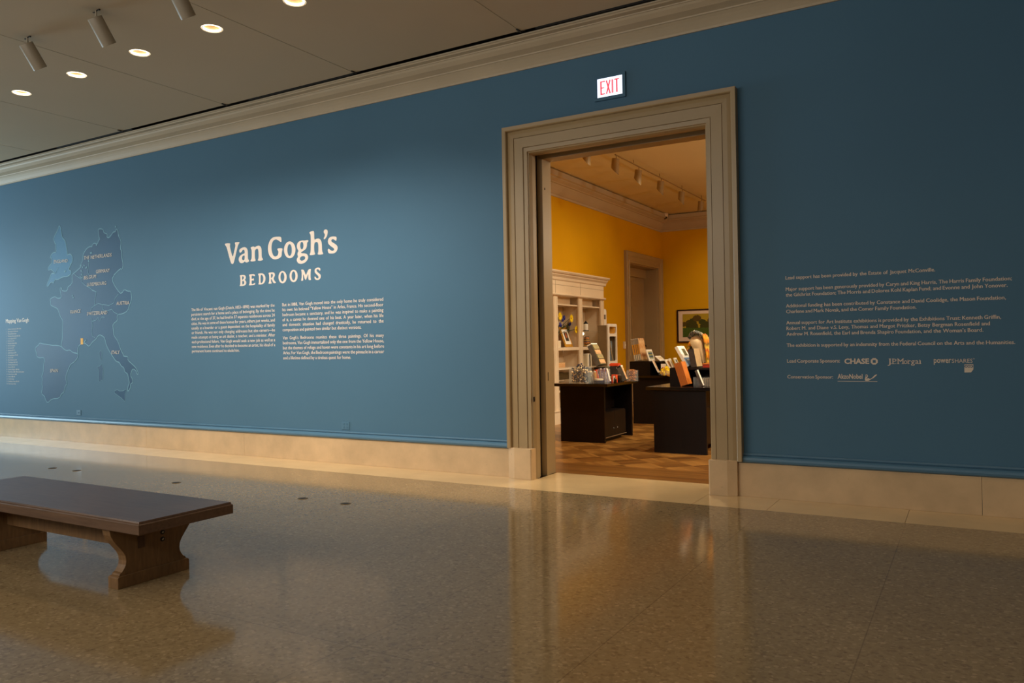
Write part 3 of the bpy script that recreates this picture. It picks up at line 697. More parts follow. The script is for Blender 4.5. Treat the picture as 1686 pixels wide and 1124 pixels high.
mainland = (mp(2, [(345,115),(385,105),(425,120),(430,170),(490,190),(475,235),(510,250),(550,200),(580,155),(610,155),(625,105),(645,130),(655,180),(660,220),(680,255),(700,320),(685,410),(710,460),(710,570),(730,650),(715,740),(690,715),(560,850),(575,950),(680,1105)])
  + mp(4, [(510,225),(540,175),(590,205),(630,200),(640,280),(635,335),(610,390),(590,470),(510,515),(450,520),(440,560),(450,600),(385,650),(385,700),(390,740),(395,810),(455,890),(490,1000),(530,1080)])
  + mp(6, [(545,290),(625,300),(610,350),(690,420),(740,470),(775,540),(770,580),(755,560),(745,520),(700,485),(675,510),(655,590),(690,650),(690,700),(655,720),(655,780),(625,830),(608,825),(622,740),(640,710),(630,650),(612,560),(570,540),(555,470),(510,440),(485,385),(435,375),(385,300),(330,215),(285,130)])
  + mp(4, [(270,840),(240,815),(195,795),(150,860),(100,900),(60,960)])
  + mp(3, [(780,940),(750,910),(700,920),(655,960),(650,1030),(650,1060),(635,1055),(590,1045),(540,1005),(500,1020),(450,985),(420,950),(440,860),(440,780),(445,650),(445,600),(410,545),(390,480),(375,440),(300,405),(275,385),(285,345),(268,320),(300,290),(345,275),(370,300),(425,295),(420,240),(405,160),(430,155),(435,195),(490,205),(515,180),(510,150),(560,110),(577,80),(575,10)])
  + mp(1, [(460,860),(520,810),(570,765),(600,730),(595,690),(620,650),(625,580),(635,530),(690,450),(740,425)])
  + mp(2, [(250,385),(255,350),(290,325),(330,350),(350,290),(370,265),(355,230),(350,170)]))
spain = mp(5, [(150,85),(200,105),(260,108),(340,125),(400,125),(470,135),(520,185),(570,210),(610,190),(660,240),(735,245),(738,310),(680,380),(620,420),(600,470),(560,560),(548,640),(570,715),(540,750),(520,850),(480,870),(455,940),(330,950),(268,1020),(230,950),(225,910),(170,870),(190,780),(180,710),(190,640),(175,600),(200,560),(205,430),(225,350),(210,310),(140,320),(100,295),(95,240),(75,180),(90,150),(125,125)])
corsica = mp(6, [(205,195),(220,240),(205,355),(190,355),(170,240)])
sardinia = mp(6, [(210,405),(238,480),(225,660),(200,660),(185,695),(165,670),(165,520),(148,455),(185,440)])
sicily = mp(6, [(415,820),(455,810),(490,830),(540,825),(595,800),(572,880),(575,960),(565,990),(520,940),(490,920),(410,860)])
t = thing('wall_map', (-12.6, YW, 2.2), 'dark blue map of western Europe with country names, left on the wall', 'wall map')
def rib(pts, wdt, closed=True, Y=YW - .0020):
    P = [Vector(p) for p in pts]; n = len(P); vs = []; b = MB()
    for k in range(n):
        a = P[k - 1] if (closed or k) else P[k]; c = P[(k + 1) % n] if (closed or k < n - 1) else P[k]
        d = c - a
        if d.length < 1e-6: d = Vector((1, 0))
        d.normalize(); nn = Vector((-d.y, d.x)) * wdt / 2
        vs += [(P[k].x - nn.x, Y, P[k].y - nn.y), (P[k].x + nn.x, Y, P[k].y + nn.y)]
    fs = [(2 * k, 2 * ((k + 1) % n), 2 * ((k + 1) % n) + 1, 2 * k + 1) for k in range(n if closed else n - 1)]
    return b.add(vs, fs)
for nm, poly, mt in (('england_shape', england, 'map_light'), ('mainland_shape', mainland, 'map'), ('spain_shape', spain, 'map'), ('corsica_shape', corsica, 'map'), ('sardinia_shape', sardinia, 'map'), ('sicily_shape', sicily, 'map')):
    th_ = .0016 if nm == 'spain_shape' else .0012; link(nm, stand(fill_mesh([poly], th_), YW, th_), mt, t)
ol = MB()
for poly in (england, mainland, spain): 
    r_ = rib(chaikin(poly, 1, .25), .013, True, YW - (.0028 if poly is spain else (.0024 if poly is england else .0020))); ol.add(r_.v, r_.f)
for poly in (corsica, sardinia, sicily): r_ = rib(poly, .006); ol.add(r_.v, r_.f)
ol.build('coast_outline', 'map_line', t)
bl = MB()
for r, pts in ((2, [(205,600),(195,680),(185,780),(205,830)]), (2, [(95,740),(110,820),(90,930),(150,985),(210,1010),(260,1060),(320,1080)]), (4, [(70,160),(110,190),(155,205),(130,400)]), (4, [(130,400),(185,370),(240,385),(290,390),(330,400),(400,360),(415,300),(460,240)]),
               (4, [(130,400),(95,430),(80,480)]), (4, [(85,570),(100,615),(105,700),(90,730),(105,820),(140,840)]), (4, [(240,390),(240,440),(275,480),(370,450),(400,490),(450,515)]), (4, [(100,615),(150,600),(180,560),(205,615),(235,555),(270,560)]), (1, [(240,760),(215,810),(205,845)]), (1, [(490,850),(540,890),(600,930)])):
    r_ = rib(mp(r, pts), .008, False, YW - .0032 - .0001 * len(bl.f) / 10); bl.add(r_.v, r_.f)
bl.build('border_line', 'map_line', t)
# little town markers
tm = MB()
for px, py in ((136.5, 440), (149.5, 416.5), (151, 416), (146, 429.5), (139, 437), (142, 441), (143, 440), (133, 437), (134, 446), (134.5, 452), (132.5, 456), (135, 457), (108, 446), (106.5, 447), (119.5, 486.5), (121, 489.5), (190.5, 373), (195.8, 387.5), (139.5, 562), (142, 560.5), (116.5, 434.5), (159, 403)):
    q = on_y(px, py, YW); tm.add([(q.x + .014 * cos(k * pi / 4), YW - .0040, q.z + .016 * sin(k * pi / 4)) for k in range(8)], [tuple(range(8))])
tm.build('town_markers', 'map_line', t)
q = on_y(135, 561.5, YW)
M['marker_yellow'] = mat('yellow marker', (236, 176, 52), .6, .05)
MB().box(q.x - .035, q.x + .035, YW - .004, YW - .001, q.z - .055, q.z + .05).build('house_marker', 'marker_yellow', t, bevel=.002)
names = [("ENGLAND", (89, 433.5), (112, 431.5)), ("THE NETHERLANDS", (139, 427.5), (184.5, 422)), ("GERMANY", (158.5, 450), (181.5, 447.5)), ("BELGIUM", (138.5, 460), (159, 457.5)), ("LUXEMBOURG", (143.5, 471.3), (175.5, 468.5)),
         ("FRANCE", (116, 516.5), (133.2, 514.5)), ("SWITZERLAND", (143.5, 519), (177, 517)), ("AUSTRIA", (192, 502.3), (213.3, 501)), ("ITALY", (183.8, 583), (198, 582.5)), ("SPAIN", (83, 612.7), (96, 612.5))]
nb = MB()
for s, a, c in names:
    A_, C_ = on_y(*a, YW), on_y(*c, YW)
    text_line(nb, s, A_.x, A_.z, .058, C_.x, bold=0.0, shear=.15, gap=.4, z1=C_.z, Y=YW - .0045)
nb.build('country_names', 'vinyl_dim', t)
# legend left of the map
t = thing('wall_legend', (-15, YW, 1.6), 'narrow cream list with a bold heading left of the wall map', 'wall text')
mb = MB(); text_line(mb, "Mapping Van Gogh", -15.274, 2.07, .072, -14.518, bold=0.0); text_line(mb, "Mapping Van Gogh", -15.266, 2.071, .072, -14.51, bold=0.0, Y=YW - .0006); mb.build('legend_heading', 'vinyl', t)
lg = [("Zundert, Netherlands, 1853–1864", 300), ("Zevenbergen, Netherlands", 258), ("Tilburg, Netherlands", 235), ("The Hague, Netherlands, 1869–1873", 288), ("London, England, 1873–75", 235), ("Paris, France, 1875", 205), ("Ramsgate, England, 1876", 240), ("Isleworth, England", 215), ("Dordrecht, 1877", 200), ("Amsterdam, 1877–78", 210), ("Laken, Belgium, 1878", 232), ("Borinage, Belgium, 1878–80", 255), ("Brussels, 1880", 188), ("Etten, Netherlands, 1881", 240), ("The Hague, 1881–83", 248), ("Drenthe, Netherlands", 252), ("Nuenen, 1883–85", 212), ("Antwerp, Belgium, 1885–86", 275), ("Paris, France, 1886–1888, with his brother", 345), ("Arles, France, 1888", 240), ("Arles, 1888–89", 214), ("The Yellow House", 200), ("Saint-Rémy, France, 1889–90", 272), ("Auvers-sur-Oise", 226)]
for i, (s, xe) in enumerate(lg):
    mb = MB()
    z = 1.945 - i * (1.945 - .949) / 23
    q = on_y(xe / 8.65, 515 + (240 + i * 33.8) / 8.65, YW)
    text_line(mb, str(i + 1), -15.27, z, .021, None, .8); text_line(mb, s, -15.215, z, .023, q.x); mb.build('legend_line', 'vinyl', t)

# ------------------------------------------------------------------ exit sign
a = on_y(984, 131.5, YW); c = on_y(1026, 155, YW)
ex0, ex1, ez0, ez1 = -3.409, -3.122, 4.122, 4.322
t = thing('exit_sign', (-3.265, YW, 4.22), 'lit white and red EXIT sign above the doorway', 'exit sign')
b = MB().box(ex0 - .035, ex1 + .035, YW - .022, YW, ez0 - .035, ez0).box(ex0 - .035, ex1 + .035, YW - .022, YW, ez1, ez1 + .028).box(ex0 - .035, ex0, YW - .022, YW, ez0, ez1).box(ex1, ex1 + .035, YW - .022, YW, ez0, ez1)
b.build('sign_frame', 'blue', t, bevel=.003)
M['exit_face'] = mat('lit exit panel', (245, 245, 255), .4, .01, emit=(232, 238, 255), es=1.35)
M['exit_red'] = mat('lit red lettering', (220, 60, 70), .4, .01, emit=(236, 92, 104), es=.85)
MB().box(ex0, ex1, YW - .012, YW, ez0, ez1).build('sign_face', 'exit_face', t)
def ltr(strokes, x0, x1, z0, z1):
    b = MB()
    for (a0, b0, a1, b1, w_) in strokes:
        p, q = Vector((x0 + a0 * (x1 - x0), z0 + b0 * (z1 - z0))), Vector((x0 + a1 * (x1 - x0), z0 + b1 * (z1 - z0))); d = (q - p).normalized(); nn = Vector((-d.y, d.x)) * w_ / 2
        b.add([(v.x, YW - .0135, v.y) for v in (p - nn, q - nn, q + nn, p + nn)], [(0, 1, 2, 3)])
    return b
b = MB(); LW = .018; z0, z1 = ez0 + .028, ez1 - .028
for strokes, a, c in (([(.12, 0, .12, 1, LW), (0, .04, 1, .04, .013), (0, .96, 1, .96, .013), (0, .5, .8, .5, .013)], .036, .090), ([(.1, 0, .9, 1, LW * .9), (.9, 0, .1, 1, LW * .9)], .100, .152), ([(.5, 0, .5, 1, LW)], .164, .184), ([(.5, 0, .5, 1, LW), (0, .96, 1, .96, .013)], .196, .250)):
    l_ = ltr(strokes, ex0 + a, ex0 + c, z0, z1); b.add(l_.v, l_.f)
b.build('sign_lettering', 'exit_red', t)

# ------------------------------------------------------------------ wall sockets and floor plugs
def socket(px, py, w_, h_, gang, label):
    q = on_y(px, py, YW)
    t = thing('wall_outlet', (q.x, YW, q.z), label, 'wall outlet', 'blue painted outlets low on the wall')
    MB().box(q.x - w_ / 2, q.x + w_ / 2, YW - .007, YW, q.z - h_ / 2, q.z + h_ / 2).build('cover_plate', 'blue_gloss', t, bevel=.002)
    for k in range(gang):
        cx = q.x + (k - (gang - 1) / 2) * .055
        for dz in ((-.02, .02) if gang > 1 else (0,)):
            MB().box(cx - .016, cx + .016, YW - .010, YW - .006, q.z + dz - .013, q.z + dz + .013).build('receptacle', 'blue', t, bevel=.003)
socket(130, 679, .12, .085, 1, 'single blue painted wall outlet below the map')
socket(569.5, 700.5, .135, .10, 2, 'double blue painted wall outlet below the text columns')
for (px, py), lb in zip([(86, 770.5), (126, 774.5), (290, 794.5), (498.5, 820.5), (568.5, 829)], ['leftmost of the row, behind the bench', 'second from the left, behind the bench', 'third from the left, behind the bench end', 'left one of the right-hand pair', 'right one of the right-hand pair']):
    q = on_z(px, py, 0)
    t = thing('floor_outlet', (q.x, q.y, 0), 'round brass floor outlet cover, ' + lb, 'floor outlet', 'round brass covers in the terrazzo')
    MB().lathe([(.052, 0), (.052, .0025), (.049, .004), (.036, .004), (.035, .002)], q, 28).build('cover_ring', 'brass', t, True)
    MB().lathe([(.034, .0), (.034, .0035), (.03, .005)], q, 24).build('cover_lid', 'dark_metal', t, True)

# ------------------------------------------------------------------ bench
BX0, BX1, BYa, BYb, BZ = -6.90, -4.335, 2.925, 3.622, .475
bn = thing('bench', ((BX0 + BX1) / 2, 3.27, 0), 'long low dark wooden bench with curved trestle ends', 'bench')
def slab(x0, x1, y0, y1, prof, name, mt):
    """flat slab with a moulded edge; prof [(outset, z)]"""
    vs = []
    for o_, z in prof: vs += [(x0 - o_, y0 - o_, z), (x1 + o_, y0 - o_, z), (x1 + o_, y1 + o_, z), (x0 - o_, y1 + o_, z)]
    n = len(prof); fs = [(0, 3, 2, 1), tuple((n - 1) * 4 + k for k in range(4))]
    for i in range(n - 1):
        for k in range(4): fs.append((i * 4 + k, i * 4 + (k + 1) % 4, (i + 1) * 4 + (k + 1) % 4, (i + 1) * 4 + k))
    return MB().add(vs, fs).build(name, mt, bn)
slab(BX0 + .012, BX1 - .012, BYa + .012, BYb - .012, [(.012, .398), (.012, .455), (.009, .459), (.004, .461), (.004, .466), (.0, .475)], 'seat_board', 'bench_top')
yc, hb = 3.27, .262
half = [(hb, 0), (hb, .072), (hb - .008, .078), (hb - .020, .084), (hb - .022, .094), (hb - .036, .100), (.212, .118), (.200, .14), (.196, .165), (.200, .195), (.215, .225), (.238, .255), (.262, .285), (.282, .312), (.298, .345), (.305, .38), (.305, .398)]
out = [(yc + a, z) for a, z in half] + [(yc - a, z) for a, z in reversed(half)]
for xa in (-4.77, -6.51):
    lg_ = MB().prism([p for p in out if p[1] >= .07], 'x', xa, xa + .08).build('trestle_leg', 'bench', bn, bevel=.002)
    f = MB().prism([(yc - hb, 0), (yc + hb, 0), (yc + hb, .070), (yc + hb - .01, .078), (yc - hb + .01, .078), (yc - hb, .070)], 'x', xa - .012, xa + .092); f.build('foot', 'bench', bn, bevel=.003)
MB().box(-6.43, -4.77, 3.235, 3.29, .19, .285).build('stretcher', 'bench', bn, bevel=.003)
bx = -4.69
MB().box(bx, bx + .002, 3.155, 3.205, .225, .30).build('wedge_inlay', 'bench_dark', bn, bevel=.001)
for px, py in ((1128, 487), (1128, 535)):
    q = on_x(px / 4.215, 760 + py / 4.215, bx)
    w_ = MB().lathe([(.016, 0), (.016, .002), (.013, .003)], q, 20, (1, 0, 0)).build('bolt_recess', 'black', bn, True)
    MB().lathe([(.007, .002), (.007, .004), (.003, .007)], q, 14, (1, 0, 0)).build('bolt_head', 'chrome', bn, True)

# ------------------------------------------------------------------ shop: ceiling fixtures
TZ = 4.79
TX = on_z(1052, 275, TZ).x
TG = 'spotlights on the shop ceiling track'
trk = thing('lighting_track', (TX, 15.0, TZ), 'thin dark lighting track running across the shop ceiling', 'lighting track')
MB().box(TX - .012, TX + .012, on_z(1013, 255, TZ).y, on_z(1157, 331.5, TZ).y, TZ, TZ + .016).build('track_bar', 'shop_can', trk)
for yy in (13.6, 15.0, 16.4, 17.8): MB().box(TX - .006, TX + .006, yy - .006, yy + .006, TZ + .016, ZC).build('track_hanger', 'shop_can', trk)
def shop_spot(x, y, z, label, slant=1, group=TG, yaw=0.0):
    t = thing('track_spotlight', (x, y, z), label, 'spotlight', group)
    MB().tube([(x, y, z), (x, y, z - .06)], .008, 8).build('stem', 'shop_can', t, True)
    n = 24; R_ = .066; b = MB(); vs = []
    for k in range(n):
        a = 2 * pi * k / n; vs.append((x - .01 + R_ * cos(a), y + R_ * sin(a), z - .055 - .012 * cos(a)))
    for k in range(n):
        a = 2 * pi * k / n; vs.append((x - .03 + R_ * cos(a), y + R_ * sin(a), z - .27 - (.075 * cos(a) if slant else 0)))
    for k in range(n):
        a = 2 * pi * k / n; vs.append((x - .028 + .8 * R_ * cos(a), y + .8 * R_ * sin(a), z - .20 - (.05 * cos(a) if slant else 0)))
    fs = [tuple(range(n))[::-1]] + [(k, (k + 1) % n, n + (k + 1) % n, n + k) for k in range(n)] + [(n + k, n + (k + 1) % n, 2 * n + (k + 1) % n, 2 * n + k) for k in range(n)] + [tuple(2 * n + k for k in range(n))]
    b.add(vs, fs).build('housing', 'shop_can', t, True)
    return t
ords = ['first and nearest on the shop track', 'second on the shop track', 'third on the shop track', 'fourth on the shop track', 'last and farthest on the shop track, cut off straight']
for (px, py), lb in zip([(1014, 256), (1052, 275), (1087, 294), (1119, 312), (1151, 328)], ords):
    q = on_z(px, py, TZ); shop_spot(TX, q.y, TZ, 'brown cylinder spotlight, ' + lb, slant=(px != 1151))
q = on_z(968, 239, TZ)
shop_spot(q.x, q.y, TZ, 'brown spotlight of which only the tip shows under the door head', group=None)
q = on_z(1094, 356, 4.80)
t = thing('security_camera', (q.x, q.y, 4.80), 'small white dome security camera in the shop ceiling corner', 'security camera')
MB().lathe([(.09, .07), (.10, .05), (.10, .0), (.085, -.02), (.08, -.02)], q, 24).box(q.x - .28, q.x - .05, q.y - .02, q.y + .02, 4.80, 4.83).build('camera_body', 'plastic_white', t, True)
MB().ball((q.x, q.y, 4.785), .075, 16, 10, (1, 1, .9)).build('camera_dome', 'dome', t, True)
q = on_x(1027, 568, SX)
t = thing('wall_switch', (SX, q.y, q.z), 'small white wall switch beside the panelled shop door', 'wall switch')
MB().box(SX, SX + .045, q.y - .045, q.y + .02, q.z - .085, q.z + .085).build('switch_box', 'plastic_white', t, bevel=.006)
MB().box(SX + .04, SX + .055, q.y - .03, q.y + .005, q.z - .03, q.z + .03).build('rocker', 'paper', t, bevel=.003)

# ------------------------------------------------------------------ framed print on the shop back wall
fx0 = on_y(1115, 510, SYB).x; fz0, fz1 = on_y(1117, 564, SYB).z, on_y(1115, 510, SYB).z; fx1 = fx0 + 1.55
t = thing('framed_picture', ((fx0 + fx1) / 2, SYB, (fz0 + fz1) / 2), 'dark framed landscape print with trees on the ochre back wall', 'picture')
b = MB(); fw = .035
b.box(fx0, fx1, SYB - .04, SYB, fz0, fz0 + fw).box(fx0, fx1, SYB - .04, SYB, fz1 - fw, fz1).box(fx0, fx0 + fw, SYB - .04, SYB, fz0 + fw, fz1 - fw).box(fx1 - fw, fx1, SYB - .04, SYB, fz0 + fw, fz1 - fw)
b.build('frame', 'frame_dark', t)
MB().box(fx0 + fw, fx1 - fw, SYB - .018, SYB, fz0 + fw, fz1 - fw).build('mount_board', 'picture_mat', t)
MB().box(fx0 + .15, fx1 - .15, SYB - .022, SYB - .017, fz0 + .14, fz1 - .12).build('print', 'landscape', t)

# ------------------------------------------------------------------ bookcase
BF, BK = -6.764, SX; ya, yb = 12.02, 15.43
bc = thing('bookcase', ((BF + BK) / 2, (ya + yb) / 2, 0), 'tall cream built-in bookcase with crown moulding against the ochre wall', 'bookcase')
posts = [(12.02, 12.19), (13.10, 13.27), (14.19, 14.36), (15.26, 15.43)]
b = MB()
for p, q in posts: b.box(BF - .03, BF, p, q, .25, 2.44).box(BF - .002, BF + .006, p + .03, p + .06, .27, 2.42).box(BF - .002, BF + .006, q - .06, q - .03, .27, 2.42)
b.build('front_posts', 'white', bc)
for p, q in posts: MB().box(BK, BF - .031, (p + q) / 2 - .03, (p + q) / 2 + .03, .02, 2.44).build('divider', 'white', bc)
MB().box(BK, BK + .015, ya, yb, .02, 2.8).build('back_panel', 'white', bc)
MB().box(BK, BF + .02, ya, yb, 0, .235).box(BK, BF + .035, ya - .01, yb + .01, .235, .255).build('plinth', 'white', bc)
MB().box(BK, BF, ya, yb, 2.47, 2.80).build('frieze', 'white', bc)
MB().prism([(BK, 2.43), (BF + .03, 2.43), (BF + .045, 2.445), (BF + .045, 2.46), (BF + .02, 2.475), (BK, 2.475)], 'y', ya - .02, yb + .02).build('frieze_rail', 'white', bc)
MB().prism([(BK, 2.72), (BF + .004, 2.72), (BF + .02, 2.735), (BF + .03, 2.78), (BF + .07, 2.82), (BF + .07, 2.84), (BF + .10, 2.85), (BF + .12, 2.875), (BF + .12, 2.895), (BK, 2.895)], 'y', ya - .08, yb + .08).build('crown', 'white', bc)
b = MB()
for yy in [(p + q) / 2 for p, q in posts[:3]]: b.box(BF, BF + .0015, yy - .003, yy + .003, 2.48, 2.72)
b.box(BF, BF + .0015, ya, yb, 2.634, 2.640); b.build('frieze_seams', 'grey_panel', bc)
BS = (2.27, 1.42, 1.04, .62)
for k in range(3):
    y0_, y1_ = posts[k][1] - .055, posts[k + 1][0] + .055
    MB().box(BK + .015, BF - .032, y0_, y1_, 2.255, 2.28).build('shelf', 'white', bc)
    MB().box(BK + .015, BF - .005, posts[k][1] + .002, posts[k + 1][0] - .002, 1.385, 1.445).build('shelf', 'white', bc)
    for z in (1.045, .62): MB().box(BK + .015, BF - .012, posts[k][1] + .002, posts[k + 1][0] - .002, z - .03, z).build('shelf', 'white', bc)
    MB().box(BK + .2, BK + .24, y0_, y1_ - .12, 2.28, 2.43).build('light_baffle', 'white', bc)
MB().box(BK + .02, BF - .08, 14.38, 15.24, 1.76, 1.768).build('glass_shelf', 'shelf_glass', bc)
ZS = 1.446
# leaning things: near bottom corner B, its top T, back of the stack K and far bottom corner Fp, all on the photograph
def leaner(name, label, cat, B, T, K, Fp, z, body, face, group=None, X=None, Y=None, count=1, margin=.0, parts=('body', 'front'), extra=None):
    Bq = on_y(*B, Y) if Y is not None else (on_z(*B, z) if X is None else on_x(*B, X)); Bq.z = z
    Tq = on_y(*T, Bq.y); Kq = on_y(*K, Bq.y)
    up = Vector((Tq.x - Bq.x, 0, Tq.z - Bq.z)); h = up.length; up.normalize(); nr = Vector((up.z, 0, -up.x))
    th = max(.006, abs((Kq - Tq).dot(nr)))
    fy = on_x(Fp[0], B[1], Bq.x).y
    wy = min(max(.06, fy - Bq.y), .45)
    B0 = Bq + Vector((0, 0, max(0, nr.z) * th + .001))
    res = []; one = th / count
    for k in range(count):
        c0 = B0 - nr * (one * k)
        t = thing(name, tuple(c0 - nr * one + Vector((0, wy / 2, 0))), label if isinstance(label, str) else label[k], cat, group)
        def brd(a0, a1, u0, u1, d0, d1):
            vs = []
            for d_ in (d0, d1):
                for (a_, u_) in ((a0, u0), (a1, u0), (a1, u1), (a0, u1)): vs.append(c0 + Vector((0, a_, 0)) + up * u_ + nr * d_)
            return MB().add(vs, [(0, 1, 2, 3), (7, 6, 5, 4), (0, 4, 5, 1), (1, 5, 6, 2), (2, 6, 7, 3), (3, 7, 4, 0)])
        brd(0, wy, 0, h, -one * .94, 0).build(parts[0], body, t)
        if face and (k == 0): 
            g = margin; brd(g, wy - g, g * 1.2, h - g, .0005, .0025).build(parts[1], face, t)
        if extra: extra(t, brd, wy, h, one, k)
        res.append(t)
    return res

# things in the bookcase
XM = -6.90
def frame_extra(t, brd, wy, h, th, k):
    brd(.045, wy - .045, .055, h - .055, .002, .004).build('mount_board', 'paper', t)
    brd(.10, wy - .10, .12, h - .11, .004, .006).build('portrait', 'dark_cover', t)
    c = brd(0, 0, 0, 0, 0, 0).v
    p0 = Vector(c[0]); upv = (Vector(brd(0, 0, 0, 1, 0, 0).v[2]) - p0); n_ = Vector((upv.z, 0, -upv.x))
    b = MB(); m_ = p0 + Vector((0, wy * .5, 0)) + upv * (h * .56) + n_ * .007
    ring = [m_ + Vector((0, cos(a) * wy * .12, 0)) + upv * (sin(a) * h * .13) for a in [2 * pi * i / 16 for i in range(16)]]
    b.add(ring, [tuple(range(16))]).build('portrait_head', 'terracotta', t)
leaner('framed_portrait', 'gilt framed small portrait leaning in the left bay of the bookcase', 'picture', (931.5, 570.5), (920.5, 538.5), (919.3, 538.8), (944, 570.2), ZS, 'gold', None, X=XM, parts=('frame', 'front'), extra=frame_extra)
# bouquet
vb = on_x(929, 568, -7.0)
t = thing('flower_bouquet', (-7.0, 13.62, ZS), 'bouquet of large yellow daisies and violet flowers in the bookcase', 'bouquet')
MB().lathe([(.04, 0), (.055, .02), (.06, .10), (.04, .17), (.03, .20), (.034, .21)], (-7.0, 13.62, ZS), 20).build('vase', 'navy', t, True)
def flower(px, py, X, r, kind):
    c = on_x(px, py, X)
    MB().tube([(-7.0, 13.62, ZS + .2), ((-7.0 + c.x) / 2 - .02, (13.62 + c.y) / 2, (ZS + .25 + c.z) / 2 + .02), (c.x - .01, c.y, c.z)], .005, 6).build('flower_stem', 'leaf', t, True)
    if kind == 'y':
        b = MB(); N = 13
        for k in range(N):
            a = 2 * pi * k / N
            for rr, off in ((r, 0), (r * .8, .12)):
                a2 = a + off
                d = Vector((.25, cos(a2), sin(a2))); d.normalize(); s_ = Vector((0, -sin(a2), cos(a2)))
                p0 = c + d * r * .15; p1 = c + d * rr * .65 + s_ * rr * .2; p2 = c + d * rr; p3 = c + d * rr * .65 - s_ * rr * .2
                nn = Vector((.008, 0, 0)); b.add([p0, p1, p2, p3, p0 + nn, p1 + nn, p2 + nn, p3 + nn], [(0, 3, 2, 1), (4, 5, 6, 7), (0, 1, 5, 4), (1, 2, 6, 5), (2, 3, 7, 6), (3, 0, 4, 7)])
        fl = b.build('daisy_head', 'petal', t)
        MB().ball((c.x + .02, c.y, c.z), r * .17, 12, 8, (.6, 1, 1)).build('daisy_centre', 'flower_eye', t, True)
    else:
        b = MB()
        for k in range(9):
            a = 2 * pi * k / 9 + .3; b.ball((c.x + random.uniform(-.01, .01), c.y + r * .55 * cos(a), c.z + r * .55 * sin(a)), r * .45, 6, 5, (.6, 1, 1))
        b.ball(c, r * .5, 6, 5).build('violet_head', 'iris', t, True)
for f in ((920.5, 520.5, -6.93, .085, 'y'), (939.3, 524, -6.9, .085, 'y'), (947.4, 542.5, -6.84, .08, 'y'), (929, 523, -6.98, .05, 'v'), (922.5, 534.5, -6.96, .05, 'v'), (938.5, 533.5, -6.97, .04, 'v'), (927, 526.5, -6.95, .04, 'v')): flower(*f)
b = MB()
for k in range(14):
    c = on_x(random.uniform(926, 940), random.uniform(530, 546), -7.0); a = random.uniform(0, 6)
    d = Vector((.2, cos(a), sin(a))) * .06; s_ = Vector((0, -sin(a), cos(a))) * .02; b.add([c - d, c + s_, c + d, c - s_, c + Vector((.006, 0, 0))], [(0, 1, 4), (1, 2, 4), (2, 3, 4), (3, 0, 4), (0, 3, 2, 1)])
b.build('foliage', 'leaf', t)
def pbox(name, label, cat, px0, px1, py0, py1, X, D, z, body, front=None, group=None, fname='front_label', m=.01):
    """box facing +x on a shelf, outline read on plane X"""
    a = on_x(px0, py1, X); c = on_x(px1, py0, X); h = c.z - on_x(px1, py1, X).z
    t = thing(name, (X - D / 2, (a.y + c.y) / 2, z), label, cat, group)
    MB().box(X - D, X, a.y, c.y, z, z + h).build('box_body' if front else 'body', body, t, bevel=.003)
    if front: MB().box(X, X + .0015, a.y + m, c.y - m, z + m, z + h - m).build(fname, front, t)
    return t
pbox('gift_box', 'small white box beside the framed portrait', 'box', 918.5, 923.5, 559, 570, -6.88, .12, ZS, 'paper', 'cream')
pbox('gift_box', 'peach coloured box with a printed front on the lower bookcase shelf', 'box', 919.5, 930.5, 594, 603.5, -6.86, .16, 1.046, 'tan', 'warm_print')
t = pbox('storage_basket', 'upper dark basket behind the left counter', 'basket', 918, 937, 607, 618, -6.86, .26, .82, 'basket', group='dark baskets stacked in the bookcase')
t = pbox('storage_basket', 'lower dark basket behind the left counter', 'basket', 918, 940, 620, 632, -6.84, .28, .621, 'basket', group='dark baskets stacked in the bookcase')
# right bay: lantern on the glass shelf, vase, glowing bulb, books
LY = on_x(964.5, 535, -6.92).y
t = thing('lantern', (-6.92, LY, 1.768), 'small black lantern on the glass shelf of the bookcase', 'lantern')
c = Vector((-6.92, LY, 1.768))
MB().lathe([(.065, 0), (.065, .015), (.05, .02)], c, 12).lathe([(.045, .15), (.05, .16), (.015, .20), (.01, .215)], c, 12).build('lantern_frame', 'black', t)
MB().lathe([(.046, .02), (.05, .08), (.046, .15)], c, 12).build('lantern_glass', 'paper', t, True)
OY = on_x(963.5, 548, -6.9).y
t = thing('glass_ornament', (-6.96, OY, ZS), 'small lit glass ornament shining under the glass shelf', 'ornament')
MB().lathe([(.03, 0), (.035, .01), (.01, .02), (.01, .24)], (-6.96, OY, ZS), 12).build('ornament_stand', 'brass', t, True)
MB().ball((-6.96, OY, ZS + .27), .032, 14, 10).build('glowing_globe', 'lamp_glow', t, True)
VY = on_x(966, 560, -6.82).y
t = thing('vase', (-6.82, VY, ZS), 'orange and dark blue patterned vase in the right bay of the bookcase', 'vase')
MB().lathe([(.05, 0), (.06, .02), (.065, .09), (.06, .15), (.05, .185), (.045, .20), (.035, .20)], (-6.82, VY, ZS), 20).build('vase_body', 'vase_print', t, True)
MB().lathe([(.044, .202), (.048, .207), (.044, .211)], (-6.82, VY, ZS), 20, cap=False).build('vase_rim', 'navy', t, True)
for k, (y, mt, lb) in enumerate(((14.64, 'cream', 'first'), (14.70, 'paper', 'second'), (14.76, 'slate', 'third'), (14.82, 'cream', 'fourth'))):
    t = thing('book', (-6.9, y, 1.046), lb + ' of four upright pale books under the vase', 'book', 'upright books on the lower bookcase shelf')
    MB().box(-6.98, -6.80, y - .022, y + .022, 1.046, 1.046 + .24 + .02 * (k % 2)).build('cover', mt, t, bevel=.003)
    MB().box(-6.975, -6.81, y - .017, y + .017, 1.05, 1.046 + .242 + .02 * (k % 2)).build('pages', 'paper', t)

